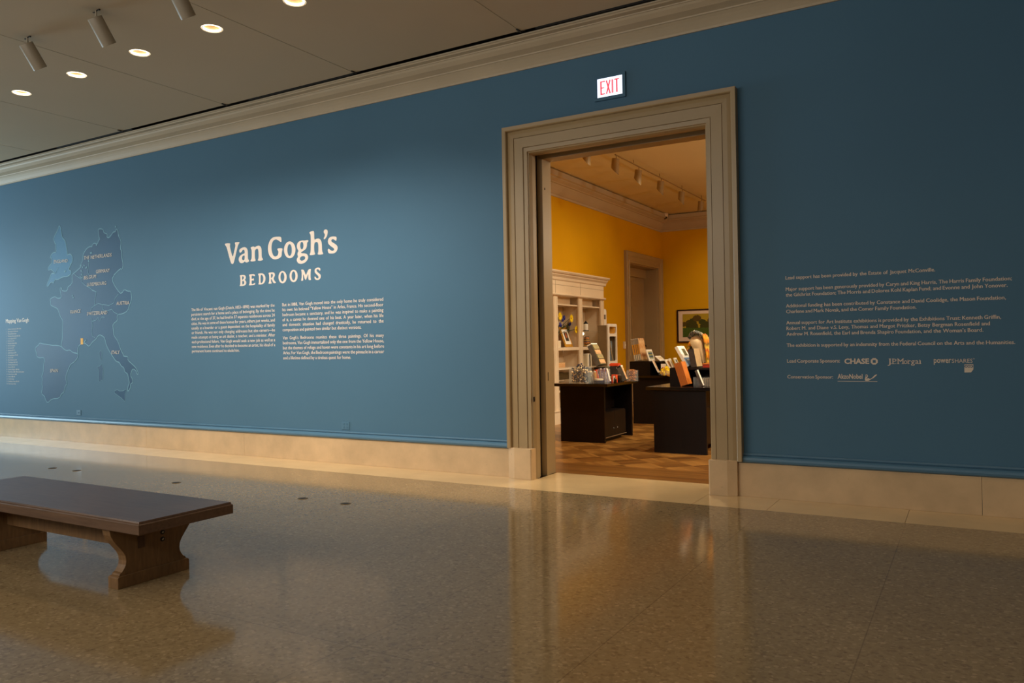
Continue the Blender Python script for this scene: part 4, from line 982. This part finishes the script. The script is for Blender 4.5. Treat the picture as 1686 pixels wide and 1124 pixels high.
# display tower with openings and white notice beside the bookcase
KX = -6.50; ky0 = on_x(1000.3, 560, KX).y; ky1 = on_x(1015, 560, KX).y; kz1 = on_x(1007, 533, KX).z
t = thing('display_tower', (KX - .15, (ky0 + ky1) / 2, 0), 'tall white framed display tower with two openings right of the bookcase', 'display stand')
def rrect(y0, y1, z0, z1, r, n=6):
    out = []
    for cy, cz, a0 in ((y1 - r, z1 - r, 0), (y0 + r, z1 - r, pi / 2), (y0 + r, z0 + r, pi), (y1 - r, z0 + r, 1.5 * pi)):
        for k in range(n + 1): a = a0 + k * pi / 2 / n; out.append((cy + r * cos(a), cz + r * sin(a)))
    return out
def kz(py): return on_x(1007, py, KX).z
loops = [rrect(ky0, ky1, .0, kz1, .05), rrect(ky0 + .07, ky1 - .05, kz(549), kz(537.5), .03), rrect(ky0 + .07, ky1 - .05, kz(594), kz(553.5), .03)]
me = fill_mesh(loops, .03)
for v in me.vertices: v.co = Vector((KX + v.co.z, v.co.x, v.co.y))
bm = bmesh.new(); bm.from_mesh(me); bmesh.ops.recalc_face_normals(bm, faces=bm.faces[:]); bm.to_mesh(me); bm.free()
link('front_frame', me, 'paper', t)
MB().box(KX - .22, KX - .016, ky0 + .004, ky0 + .02, 0, kz1 - .03).build('side_panel', 'grey_panel', t)
MB().box(KX - .22, KX - .016, ky1 - .02, ky1 - .004, 0, kz1 - .03).build('side_panel', 'grey_panel', t)
MB().box(KX - .22, KX - .20, ky0 + .021, ky1 - .021, 0, kz1 - .03).build('rear_panel', 'slate', t)
MB().box(KX - .20, KX - .016, ky0 + .021, ky1 - .021, kz(551) - .01, kz(551) + .01).build('inner_shelf', 'slate', t)
c = (KX - .12, (ky0 + ky1) / 2 + .02, kz(543.5))
tt = thing('wooden_bowl', (c[0], c[1], kz(551) + .01), 'round ochre bowl standing in the top opening of the display tower', 'bowl')
MB().lathe([(.03, .0), (.10, .01), (.115, .03), (.09, .035), (.03, .02)], (c[0] + .02, c[1] + .10, c[2]), 24, (.5, -1, .1)).build('bowl_body', 'pencil', tt, True)
tt = thing('leaning_print', (KX - .15, ky0 + .12, kz(596)), 'pale blue and white print inside the tall opening of the tower', 'print')
MB().box(KX - .19, KX - .09, ky1 - .05, ky1 - .04, kz(594), kz(561)).build('print_sheet', 'screen', tt)
MB().box(KX - .19, KX - .09, ky1 - .053, ky1 - .0505, kz(584) - .01, kz(584)).box(KX - .19, KX - .09, ky1 - .053, ky1 - .0505, kz(573) - .03, kz(573)).build('print_lines', 'sky_cover', tt)
tt = thing('poster_tube', (KX - .12, ky1 - .12, kz(596)), 'beige poster tube leaning in the tall opening of the tower', 'poster tube')
MB().tube([(KX - .05, ky1 - .10, kz(594)), (KX - .12, ky1 - .12, kz(557))], .016, 10).build('tube_body', 'tan', tt, True)
q0 = on_x(993.5, 540, SX); q1 = on_x(998, 509, SX)
q0 = on_x(991.5, 524, -6.90); q1 = on_x(998.5, 509, -6.90)
tt = thing('wall_notice', (-7.0, (q0.y + q1.y) / 2, 1.9), 'narrow white rounded panel on the wall behind the display tower', 'notice')
me = fill_mesh([rrect(q0.y, q1.y, 1.2, q1.z, .05)], .26)
for v in me.vertices: v.co = Vector((-7.034 + v.co.z, v.co.x, v.co.y))
link('notice_panel', me, 'paper', tt)
MB().box(-6.903, -6.900, q0.y + .05, q1.y - .05, q1.z - .22, q1.z - .12).build('notice_mark', 'slate', tt)

# ------------------------------------------------------------------ counters
def counter(x0, x1, y0, y1, label, over, doors=None, zt=.9):
    t = thing('display_counter', ((x0 + x1) / 2, (y0 + y1) / 2, 0), label, 'counter', 'dark wooden shop counters')
    MB().box(x0 - over, x1 + over, y0 - over, y1 + over, zt - .045, zt).build('counter_top', 'espresso_top', t, bevel=.003)
    MB().box(x0, x1, y0, y0 + .04, 0, zt - .046).build('end_panel', 'espresso', t)
    MB().box(x0, x1, y1 - .04, y1, 0, zt - .046).build('end_panel', 'espresso', t)
    if doors:
        MB().box(x0, x1 - .30, y0 + .041, y1 - .041, .46, zt - .047).build('upper_case', 'espresso', t)
        MB().box(x0, x1 - .06, y0 + .041, y1 - .20, .07, .459).build('cabinet_case', 'espresso', t)
        MB().box(x0 + .03, x1 - .10, y0 + .06, y1 - .25, 0, .069).build('toe_kick', 'black', t)
        ym = (y0 + y1 - .16) / 2; 
        for k, (a, c) in enumerate(((y0 + .05, ym - .003), (ym + .003, y1 - .21))):
            dr = MB().box(x1 - .059, x1 - .038, a, c, .085, .45).build('cabinet_door', 'espresso', t, bevel=.002)
            yk = c - .07 if k == 0 else a + .07
            kb = MB().ball((x1 - .03, yk, .19), .010, 12, 8).build('door_knob', 'chrome', t, True); kb.parent = dr
        MB().box(x1 - .065, x1 - .03, y0 + .041, y1 - .20, .062, .074).build('cabinet_rail', 'chrome', t)
    else:
        MB().box(x0, x1 - .12, y0 + .041, y1 - .041, .08, zt - .047).build('cabinet_case', 'espresso', t)
        MB().box(x1 - .119, x1 - .10, y0 + .06, y1 - .06, .10, zt - .30).build('cabinet_door', 'espresso', t)
    return t
counter(-5.54, -4.80, 10.90, 12.03, 'left dark wooden counter with two small cabinet doors', .10, doors=True)
counter(-3.79, -3.057, 10.27, 11.55, 'right dark wooden counter nearest the doorway, with orange folders on it', .08)
counter(-5.50, -3.9, 13.83, 14.9, 'rear dark wooden counter between the other two', .06)
ZT = .9
# risers
def riser(px0, px1, pyb, pyt, depth, label, hollow=True, name='display_riser', openx=0):
    a = on_z(px0, pyb, ZT); h = on_y(px0, pyt, a.y).z - ZT; c = on_y(px1, pyb, a.y)
    t = thing(name, ((a.x + c.x) / 2, a.y + depth / 2, ZT), label, 'display riser', 'dark risers on the counters')
    MB().box(a.x, c.x, a.y, a.y + depth, ZT + h - .025, ZT + h).build('riser_top', 'espresso', t)
    MB().box(a.x, a.x + (c.x - a.x) * openx + .02, a.y, a.y + depth, ZT, ZT + h - .026).build('riser_side', 'espresso', t)
    MB().box(c.x - .02, c.x, a.y, a.y + depth, ZT, ZT + h - .026).build('riser_side', 'espresso', t)
    MB().box(a.x + (c.x - a.x) * openx + .021, c.x - .021, a.y + depth - .02, a.y + depth, ZT, ZT + h - .026).build('riser_back', 'black', t)
    return a, c, ZT + h
ra, rc, RZ = riser(1103, 1172, 634.2, 605.5, .5, 'dark riser on the right counter under the leaning books', openx=.35)
RY = ra.y
ma, mc, MZ = riser(1037, 1089, 617.3, 595, .4, 'dark riser on the rear counter under the pencil packs', openx=.62)
MY = ma.y
na, nc, NZ = riser(1098, 1128, 616.6, 607, .3, 'low dark riser on the rear counter under the small cards', openx=.1)

# right counter
leaner('book', 'large white and pale blue book leaning on the right counter riser', 'book', (1133.2, 603.8), (1114.5, 572.2), (1109.3, 573), (1144.2, 602.8), RZ, 'paper', 'paper', Y=RY + .05, count=1, parts=('pages', 'cover'),
       extra=lambda t, brd, wy, h, th, k: (brd(.0, wy, .0, h * .42, .003, .0045).build('blue_band', 'sky_cover', t), brd(wy * .35, wy * .8, h * .52, h * .86, .003, .0045).build('cover_picture', 'green_grey', t), brd(wy * .3, wy * .8, h * .27, h * .33, .0046, .0055).build('cover_caption', 'paper', t)))
leaner('book', 'charcoal sided book with beige front, right of the blue and white book', 'book', (1147.4, 603.4), (1141.6, 575.5), (1131.5, 577.2), (1156.4, 602.8), RZ, 'dark_cover', 'tan', Y=RY + .06, parts=('pages', 'cover'))
q = on_y(1156, 604, RY + .06); q.z = RZ
t = thing('gift_box', (q.x + .05, q.y + .1, RZ), 'red box on the riser beside the beige book', 'box')
MB().box(q.x - .0, q.x + .10, q.y + .02, q.y + .16, RZ, RZ + .06).build('box_body', 'red', t, bevel=.003)
MB().box(q.x - .003, q.x + .103, q.y + .017, q.y + .163, RZ + .045, RZ + .062).build('box_lid', 'orange', t)
leaner('folder', ['front orange folder of the leaning row, its side lit', 'second orange folder of the leaning row', 'third orange folder of the leaning row', 'fourth orange folder of the leaning row', 'rearmost orange folder of the leaning row'], 'folder',
       (1132.6, 635.5), (1121, 599), (1108.5, 600), (1139.5, 635), ZT, 'orange', 'orange', Y=RY - .22, group='orange folders on the right counter', count=5, parts=('folder_body', 'front'))
def acrylic_bin(label, px0, px1, pyb, pyt, depth, z=ZT, t=.004, group='clear acrylic bins on the counters'):
    a = on_z(px0, pyb, z); c = on_y(px1, pyb, a.y); h = on_y(px0, pyt, a.y).z - z
    r = thing('acrylic_bin', ((a.x + c.x) / 2, a.y + depth / 2, z), label, 'acrylic bin', group)
    MB().box(a.x, c.x, a.y, a.y + t, z, z + h).build('front_pane', 'acrylic', r)
    MB().box(a.x, c.x, a.y + depth - t, a.y + depth, z, z + h).build('rear_pane', 'acrylic', r)
    MB().box(a.x, a.x + t, a.y + t, a.y + depth - t, z, z + h).build('side_pane', 'acrylic', r)
    MB().box(c.x - t, c.x, a.y + t, a.y + depth - t, z, z + h).build('side_pane', 'acrylic', r)
    return a, c, h
a, c, h = acrylic_bin('clear bin of booklets on the right counter', 1141.5, 1171, 635.4, 621, .14)
leaner('booklet', 'slim white booklet slanting out of the clear bin on the right counter', 'booklet', (1157.5, 631.5), (1147.3, 610.5), (1143.5, 612), (1159.5, 631.3), ZT, 'slate', 'paper', Y=RY - .17, parts=('body', 'cover'))
for k in range(5):
    x = c.x - .03 - k * .03
    t = thing('booklet', (x, a.y + .1, ZT), 'grey brown booklet standing in the clear bin on the right counter', 'booklet', 'grey booklets in the clear bin')
    MB().box(x - .012, x + .006, a.y + .012, a.y + .125, ZT, ZT + .115 - .006 * k).build('pages', 'slate', t)
    MB().box(x + .0065, x + .010, a.y + .010, a.y + .127, ZT, ZT + .12 - .006 * k).build('cover', 'tan', t)
# cream bust with scarves
by = RY + .42; fb = on_y(1155, 586, by); ft = on_y(1144, 552, by)
t = thing('display_bust', (fb.x, by, RZ), 'cream fabric display bust draped with a grey scarf', 'display bust')
ax = (ft - fb).normalized(); L_ = (ft - fb).length
MB().lathe([(.028, -.10), (.045, -.02), (.060, .10 * L_), (.066, .3 * L_), (.085, .5 * L_), (.098, .68 * L_), (.092, .82 * L_), (.07, .93 * L_), (.03, L_)], fb, 28, tuple(ax)).build('bust_form', 'linen_bust', t, True)
MB().lathe([(.07, 0), (.07, .01), (.012, .018), (.010, fb.z - RZ)], (fb.x, by, RZ), 20).build('bust_base', 'dark_cover', t, True)
def scarf(name, label, pts, r, mt, Y, z0, n=8, flat=.6):
    P = [on_y(px, py, Y + dy) for px, py, dy in pts]
    t = thing(name, tuple(P[-1]), label, 'scarf', 'scarves on the display bust')
    random.seed(hash(label) % 97 if False else len(label))
    for k in range(7):
        off = Vector((random.uniform(-.024, .024), .014 * (k - 3), random.uniform(-.014, .014)))
        rr = [r * random.uniform(.28, .62) for _ in P]
        MB().tube([p + off + Vector((random.uniform(-.008, .008), 0, 0)) for p in P], rr, 8).build('scarf_fold', mt, t, True)
    return t
scarf('scarf', 'grey patterned scarf wound over the top of the cream bust', [(1137, 556, 0), (1141, 549, -.05), (1148, 546, -.07), (1155, 549, -.05), (1160, 557, 0)], .042, 'scarf_grey', by, RZ)
scarf('scarf', 'dark grey scarf hanging down right of the cream bust', [(1158, 552, 0), (1160, 562, 0), (1160, 575, 0), (1159, 588, 0), (1160, 601, 0)], .032, 'scarf_grey', by + .05, RZ)
scarf('scarf', 'yellow and orange scarf hanging beside the grey scarves', [(1157, 551, 0), (1161, 553, 0), (1164, 562, 0), (1166, 574, 0), (1168.5, 587, 0), (1170, 602, 0)], .036, 'scarf_yellow', by - .02, RZ)
q = on_y(1138.5, 576, by - .1)
t = thing('neckerchief_display', (q.x, by + .12, RZ), 'small yellow and black knotted kerchief on a stand left of the bust', 'scarf')
z0 = on_y(1138.5, 563, by + .12); z1 = on_y(1138.5, 590, by + .12)
MB().ball((z0.x, by + .12, z0.z - .03), .045, 14, 10, (1, .8, 1.1)).tube([(z0.x - .03, by + .1, z0.z - .04), (z0.x - .055, by + .09, z0.z - .15), (z0.x - .06, by + .1, z1.z)], [.02, .026, .016]).tube([(z0.x + .03, by + .1, z0.z - .04), (z0.x + .045, by + .09, z0.z - .14), (z0.x + .05, by + .1, z1.z)], [.02, .024, .014]).build('kerchief', 'scarf_yellow', t, True)
MB().lathe([(.04, 0), (.04, .01), (.02, .02), (.025, z0.z - RZ - .05)], (z0.x, by + .12, RZ), 16).build('stand', 'black', t, True)

# rear counter
def pencils(t, brd, wy, h, th, k):
    brd(-.003, wy - .012, h * .28, h * .74, -th * .72, -th * .18).build('pencils', 'pencil', t)
    brd(-.002, wy - .012, h * .02, h * .28, -th * .60, -th * .30).build('pencil_tips', 'cream', t)
    brd(.0, wy, h * .985, h, -th * .9, .0).build('pack_cap', 'paper', t)
leaner('pencil_pack', ['front clear pack of golden pencils, showing its peach card', 'second clear pack of golden pencils', 'third clear pack of golden pencils', 'rearmost clear pack of golden pencils'], 'pencil pack',
       (1056.5, 594.3), (1050, 558.8), (1037.5, 559.6), (1066, 594), MZ, 'tube', 'warm_print', Y=MY + .06, group='clear pencil packs on the rear riser', count=4, parts=('clear_case', 'peach_card'), extra=pencils)
leaner('art_card', 'white card with a blue picture, right of the pencil packs', 'card', (1070, 595.4), (1063.8, 575.8), (1062.3, 576), (1079, 595), MZ, 'paper', 'blue_print', Y=MY + .06, margin=.04, parts=('card', 'picture'))
leaner('art_card', 'narrow yellow edged card low in front of the rear riser', 'card', (1084, 610), (1073.5, 592.5), (1072.5, 593), (1086.5, 609.5), ZT + .05, 'paper', 'warm_print', Y=MY - .10, margin=.015, parts=('card', 'picture'))
leaner('art_card', 'plain grey white card right of the blue picture card', 'card', (1087.5, 600), (1078.5, 586.8), (1077, 587), (1096, 599.8), MZ, 'paper', 'cream', Y=MY + .10, margin=.03, parts=('card', 'picture'))
leaner('art_card', 'white card with a peach picture left of the orange folders', 'card', (1103, 607), (1094.5, 592.3), (1093, 592.6), (1109.5, 606.6), NZ, 'paper', 'warm_print', Y=MY + .08, margin=.04, parts=('card', 'picture'))
leaner('art_card', 'small blank white card behind the peach picture card', 'card', (1107.5, 602), (1101, 590.6), (1100, 590.8), (1111, 601.8), NZ + .03, 'paper', 'cream', Y=MY + .14, margin=.02, parts=('card', 'picture'))
leaner('art_card', 'rightmost small card with a grey blue picture, above the orange folders', 'card', (1116, 601), (1109.5, 589.8), (1107.5, 590.2), (1120, 600.8), NZ + .03, 'paper', 'blue_print', Y=MY + .14, margin=.03, parts=('card', 'picture'))
q = on_y(1091, 618.2, MY - .30); q.z = ZT
t = thing('bowl_of_packets', (q.x, q.y + .1, ZT), 'clear bowl heaped with yellow packets on the rear counter', 'bowl')
MB().lathe([(.09, 0), (.12, .02), (.13, .10), (.125, .10), (.115, .025), (.08, .008)], (q.x, q.y + .14, ZT), 28).build('clear_bowl', 'acrylic', t, True)
for k in range(12):
    a = k * 2.4; c = Vector((q.x + .06 * cos(a), q.y + .14 + .06 * sin(a), ZT + .02 + .011 * k))
    p = MB().box(-.035, .035, -.012, .012, -.028, .028); rm = Matrix.Rotation(a, 3, 'Z') @ Matrix.Rotation(.5, 3, 'Y')
    p.v = [tuple(c + rm @ Vector(v)) for v in p.v]
    tt = thing('packet', tuple(c - Vector((0, 0, .02))), 'shiny yellow packet heaped in the clear bowl on the rear counter', 'packet', 'yellow packets in the clear bowl')
    p.build('wrapper', 'petal' if k % 3 else 'scarf_yellow', tt, bevel=.004)
q = on_z(1093, 612, ZT + .12)
t = thing('price_card', (q.x, MY - .02, ZT), 'blank white card standing behind the yellow packets', 'card')
pc = on_y(1092.5, 601.5, t.location.y)
MB().box(pc.x - .05, pc.x + .05, t.location.y, t.location.y + .004, ZT, pc.z + .03).build('card', 'paper', t)
MB().box(pc.x - .04, pc.x + .04, t.location.y, t.location.y + .05, ZT, ZT + .006).build('card_foot', 'acrylic', t)

# left counter
a, c, h = acrylic_bin('clear bin filled with strings of dark and cream beads', 937, 964, 631.3, 604, .24)
random.seed(3)
bn1 = []; bn2 = []
b1, b2 = MB(), MB()
for k in range(330):
    z = random.random(); x = a.x + .03 + random.random() * (c.x - a.x - .06); y = a.y + .03 + random.random() * .18
    top = h * (1.12 - abs((x - a.x) / (c.x - a.x) - .5) * .8)
    (b1 if random.random() < .6 else b2).ball((x, y, ZT + .018 + z * top), random.uniform(.009, .016), 8, 6)
t = thing('bead_strings', ((a.x + c.x) / 2, a.y + .12, ZT), 'heap of navy and cream bead strings in the left clear bin', 'beads')
o = b1.build('navy_beads', 'navy', t, True); o['kind'] = 'stuff'
o = b2.build('cream_beads', 'bead_cream', t, True); o['kind'] = 'stuff'
def jar(name, label, px, pyb, r, h, body, lid=None, cat='jar', group=None, z=ZT, dx=0, dy=0):
    q = on_z(px, pyb, z) + Vector((dx, dy + r, 0))
    t = thing(name, tuple(q), label, cat, group)
    MB().lathe([(r * .9, 0), (r, .006), (r, h * .85), (r * .85, h)], q, 20).build('jar_body', body, t, True)
    if lid: MB().lathe([(r * .8, h), (r * .8, h + .018), (r * .7, h + .022)], q, 20).build('jar_lid', lid, t, True)
    return t
jar('round_tin', 'low round tin with blue band and cream lid at the front of the left counter', 982.5, 631, .085, .045, 'navy', 'cream', 'tin')
jar('glass_jar', 'small clear jar with pale contents right of the bead bin', 972, 630.4, .032, .09, 'slate', 'brass', group='little jars on the left counter')
jar('glass_jar', 'short tan jar behind the round tin', 977, 629.6, .035, .13, 'tan', 'paper', group='little jars on the left counter')
jar('glass_jar', 'white topped jar in the middle of the left counter', 979, 629.8, .04, .16, 'pencil', 'paper', group='little jars on the left counter')
jar('glass_jar', 'squat dark jar left of the orange and white box', 1000, 629.3, .05, .07, 'green_grey', 'bead_cream', group='little jars on the left counter')
jar('glass_jar', 'dark glass jar right of the orange and white box', 1018.5, 628.8, .035, .10, 'dome', 'chrome', group='little jars on the left counter')
jar('glass_jar', 'dark glass jar beside the slanted card row', 1023.5, 628.2, .03, .09, 'dome', 'chrome', group='little jars on the left counter')
jar('glass_jar', 'grey jar near the orange lidded packets', 991, 629.3, .035, .12, 'slate', 'tan', group='little jars on the left counter')
for (px, py, r_, h_, mt, ld, lb) in ((971, 628.3, .032, .15, 'green_grey', 'bead_cream', 'olive jar with cream lid behind the pale jar'), (986.5, 628.2, .045, .13, 'tan', 'dark_cover', 'wide tan jar with dark lid behind the round tin'),
        (995.5, 629.6, .03, .06, 'dark_cover', 'brass', 'very small dark jar in front of the lilac packets'), (1012, 630.4, .024, .06, 'dome', 'brass', 'small black jar with brass lid in front of the orange and white box')):
    jar('glass_jar', lb, px, py, r_, h_, mt, ld, group='little jars on the left counter')
a_, c__, h_ = acrylic_bin('clear low bin around the jars in the middle of the left counter', 968, 996, 630.9, 612, .20)
q = on_z(1007, 629.2, ZT)
t = thing('gift_box', (q.x + .04, q.y + .04, ZT), 'small orange and white box on the left counter', 'box')
MB().box(q.x, q.x + .075, q.y, q.y + .06, ZT, ZT + .12).build('box_body', 'orange_red', t, bevel=.002)
MB().box(q.x + .028, q.x + .06, q.y - .002, q.y, ZT + .01, ZT + .10).build('front_label', 'paper', t)
# bagged packets: a slanting row
for k, (px, mt, lb) in enumerate(((985, 'orange_red', 'leftmost orange topped packet of the slanting row'), (991, 'kids_print', 'second packet of the slanting row, lilac'), (997, 'kids_print', 'third packet of the slanting row, lilac'), (1001, 'kids_print', 'rightmost lilac packet of the slanting row'))):
    leaner('toy_packet', lb, 'packet', (px + 3, 626.5), (px - 3, 607.5 + (2 if k == 0 else 0)), (px - 7, 609), (px + 5.5, 626.2), ZT, mt, 'paper' if k == 3 else 'kids_print', Y=11.15 + .02 * k, group='slanting toy packets on the left counter', margin=.01, parts=('wrapper', 'wrapper_front'))
q = on_z(1009, 627.2, ZT)
t = thing('pen_holder', (q.x, q.y + .1, ZT), 'dark holder packed with orange topped pens on the left counter', 'pen holder')
MB().box(q.x - .085, q.x + .085, q.y + .04, q.y + .16, ZT, ZT + .10).build('holder_box', 'dark_cover', t, bevel=.003)
for i in range(8):
    for j in range(4):
        x = q.x - .072 + i * .0205; y = q.y + .055 + j * .03; zz = ZT + .27 + .008 * ((i * 3 + j) % 3)
        p = thing('pen', (x, y, ZT + .1), 'dark pen with an orange cap standing in the packed holder', 'pen', 'orange capped pens in the holder')
        MB().tube([(x, y, ZT + .1), (x, y, zz - .03)], .005, 6).build('pen_barrel', 'dark_cover', p, True)
        MB().tube([(x, y, zz - .03), (x, y, zz)], [.009, .010], 8).build('pen_cap', 'orange_red', p, True)
leaner('card_row', 'white topped row of printed cards slanting at the right of the left counter', 'card', (1031.5, 627.3), (1021.5, 604.8), (1013.5, 605.5), (1034.5, 627), ZT, 'slate', 'warm_print', Y=11.5, margin=.01, parts=('card_stack', 'front_card'),
       extra=lambda t, brd, wy, h, th, k: brd(0, wy, h - .02, h + .002, -th, .004).build('card_header', 'paper', t))
a, c, h = acrylic_bin('clear cube of orange dried flowers at the right end of the left counter', 1032, 1045.5, 627.6, 609.5, .14)
b = MB(); random.seed(11)
for k in range(170):
    p = Vector((a.x + .02 + random.random() * (c.x - a.x - .04), a.y + .02 + random.random() * .10, ZT + .015 + random.random() * h * .95))
    b.ball(p, random.uniform(.008, .016), 6, 4, (1, 1, .6))
o = b.build('dried_flowers', 'flowers_print', None); tag(o, 'orange and cream dried flower heads filling the clear cube', 'dried flowers', None, 'stuff')
# glass shelf on the left counter with the brochure rack
y_ = 11.55; g0 = on_y(936, 603.5, y_); g1 = on_y(998, 601.5, y_); gz = g0.z
t = thing('glass_riser', ((g0.x + g1.x) / 2, y_ + .15, ZT), 'glass shelf raised over the back of the left counter', 'display riser')
MB().box(g0.x, g1.x, y_, y_ + .38, gz - .008, gz).build('glass_top', 'shelf_glass', t)
MB().box(g0.x + .01, g0.x + .018, y_ + .01, y_ + .37, ZT, gz - .009).build('glass_leg', 'shelf_glass', t)
MB().box(g1.x - .018, g1.x - .01, y_ + .01, y_ + .37, ZT, gz - .009).build('glass_leg', 'shelf_glass', t)
MB().box(g1.x - .21, g1.x - .02, y_ - .004, y_ + .36, gz - .045, gz - .009).build('dark_bracket', 'espresso', t)
def rack(t, brd, wy, h, th, k):
    for j in range(4):
        brd(.012, wy - .012, h * (.03 + .24 * j), h * (.24 + .24 * j), .004, .010 + .004 * (j % 2)).build('card_tier', 'mix_print' if j % 2 else 'warm_print', t)
    brd(0, wy, h, h + .018, -th, .004).build('rack_header', 'paper', t)
leaner('brochure_rack', 'slanting rack of printed cards with white top on the glass shelf', 'card rack', (988.5, 601.6), (973.5, 570.5), (965.3, 571.2), (998, 601.2), gz, 'slate', 'green_grey', Y=y_ + .06, parts=('rack_body', 'rack_front'), extra=rack)


# ------------------------------------------------------------------ light
def spot(loc, direction, power, angle, blend, color, size=.04, name='spot_lamp'):
    l = bpy.data.lights.new(name, 'SPOT'); l.energy = power; l.spot_size = radians(angle); l.spot_blend = blend; l.color = color; l.shadow_soft_size = size
    o = bpy.data.objects.new(name, l); COL.objects.link(o); o.location = loc
    o.rotation_euler = Vector(direction).to_track_quat('-Z', 'Y').to_euler(); return o
def area(loc, direction, power, sx, sy, color, name='area_lamp', spread=180):
    l = bpy.data.lights.new(name, 'AREA'); l.shape = 'RECTANGLE'; l.size = sx; l.size_y = sy; l.energy = power; l.color = color; l.spread = radians(spread)
    o = bpy.data.objects.new(name, l); COL.objects.link(o); o.location = loc
    o.rotation_euler = Vector(direction).to_track_quat('-Z', 'Y').to_euler(); return o
WARM = (1.0, .74, .46); NEUT = (1.0, .90, .78); COOL = (.62, .80, 1.0)
# wall washers: the three visible cans and the rest of their row, out of the frame
aim2 = (0, sin(radians(38)), -cos(radians(38)))
for (t_, tip, d), e in zip(cans, (205, 265, 270)): spot(tip, aim2, e, 88, 1.0, NEUT)
for x, e in ((-14.75, 60), (-13.55, 75), (-12.3, 90), (-11.05, 110), (-9.85, 150)):
    spot((x, 4.75, 4.55), aim2, e, 88, 1.0, NEUT)
spot((-16.6, 4.75, 4.55), (0, sin(radians(48)), -cos(radians(48))), 110, 70, 1.0, (.70, .88, 1.0))
spot((-4.95, 4.75, 4.55), aim2, 110, 80, 1.0, NEUT)
# downlights
for p in DL: spot((p.x, p.y, ZC - .01), (0, 0, -1), 40, 110, .8, WARM, .07)
for x in (-4.38, -3.14, -1.9, -.66, .6, 1.8): spot((x, 5.57, ZC - .02), (0, 0, -1), 26, 110, .8, WARM, .07)
for k in range(13): spot((-11.6 + k * 1.25, 1.95, ZC - .02), (0, 0, -1), 14, 130, .9, (1.0, .84, .62), .03)
# daylight through the window at the far left end
area((X0 + .05, 4.0, 2.5), (1, 0, 0), 640, 4.6, 3.3, (.58, .84, 1.0), 'window_daylight')
# added soft fill light, high behind the camera, facing the blue wall
area((-3.5, Y0 + .1, 4.0), (.05, 1, -.30), 590, 19, 1.4, (1.0, .95, .88), 'rear_fill_light')
w = bpy.data.worlds.new('world'); SC.world = w; w.use_nodes = True
w.node_tree.nodes['Background'].inputs[0].default_value = (.7, .8, 1, 1); w.node_tree.nodes['Background'].inputs[1].default_value = .02
# shop light: lamps along the shop ceiling and added fill lamps, out of the frame
SW = (1.0, .88, .66)
for x, y, e in ((-4.0, 11.6, 150), (-4.0, 13.6, 140), (-4.2, 15.6, 70)): spot((x, y, 4.55), (-.8, .05, -.62), e, 84, .9, SW, .06)
for x, y, e in ((-3.4, 9.8, 280), (-.6, 12.6, 200), (-1.6, 16.0, 400)): spot((x, y, 4.6), (-.1, .1, -1), e, 140, 1.0, SW, .1)
spot((-2.4, 10.0, 4.5), (-.45, .35, -.8), 420, 60, .8, SW, .06)
spot((-3.8, 16.6, 4.5), (-.25, 1, -.75), 230, 80, .9, SW, .06)  # added spot to brighten the picture on the back wall
spot((.4, 10.9, 4.3), (-1, -.08, -.72), 420, 70, .5, SW, .04)
for x, y in ((-.4, 11.2), (-.2, 14.8)):  # added fill points without fixtures, to brighten the shop ceiling
    l = bpy.data.lights.new('shop_fill_lamp', 'POINT'); l.energy = 130; l.color = SW; l.shadow_soft_size = .15
    o = bpy.data.objects.new('shop_fill_lamp', l); COL.objects.link(o); o.location = (x, y, 3.7)
v = SC.view_settings; v.view_transform = 'Standard'; v.look = 'None'; v.gamma = 1; v.use_curve_mapping = False; v.exposure = 0
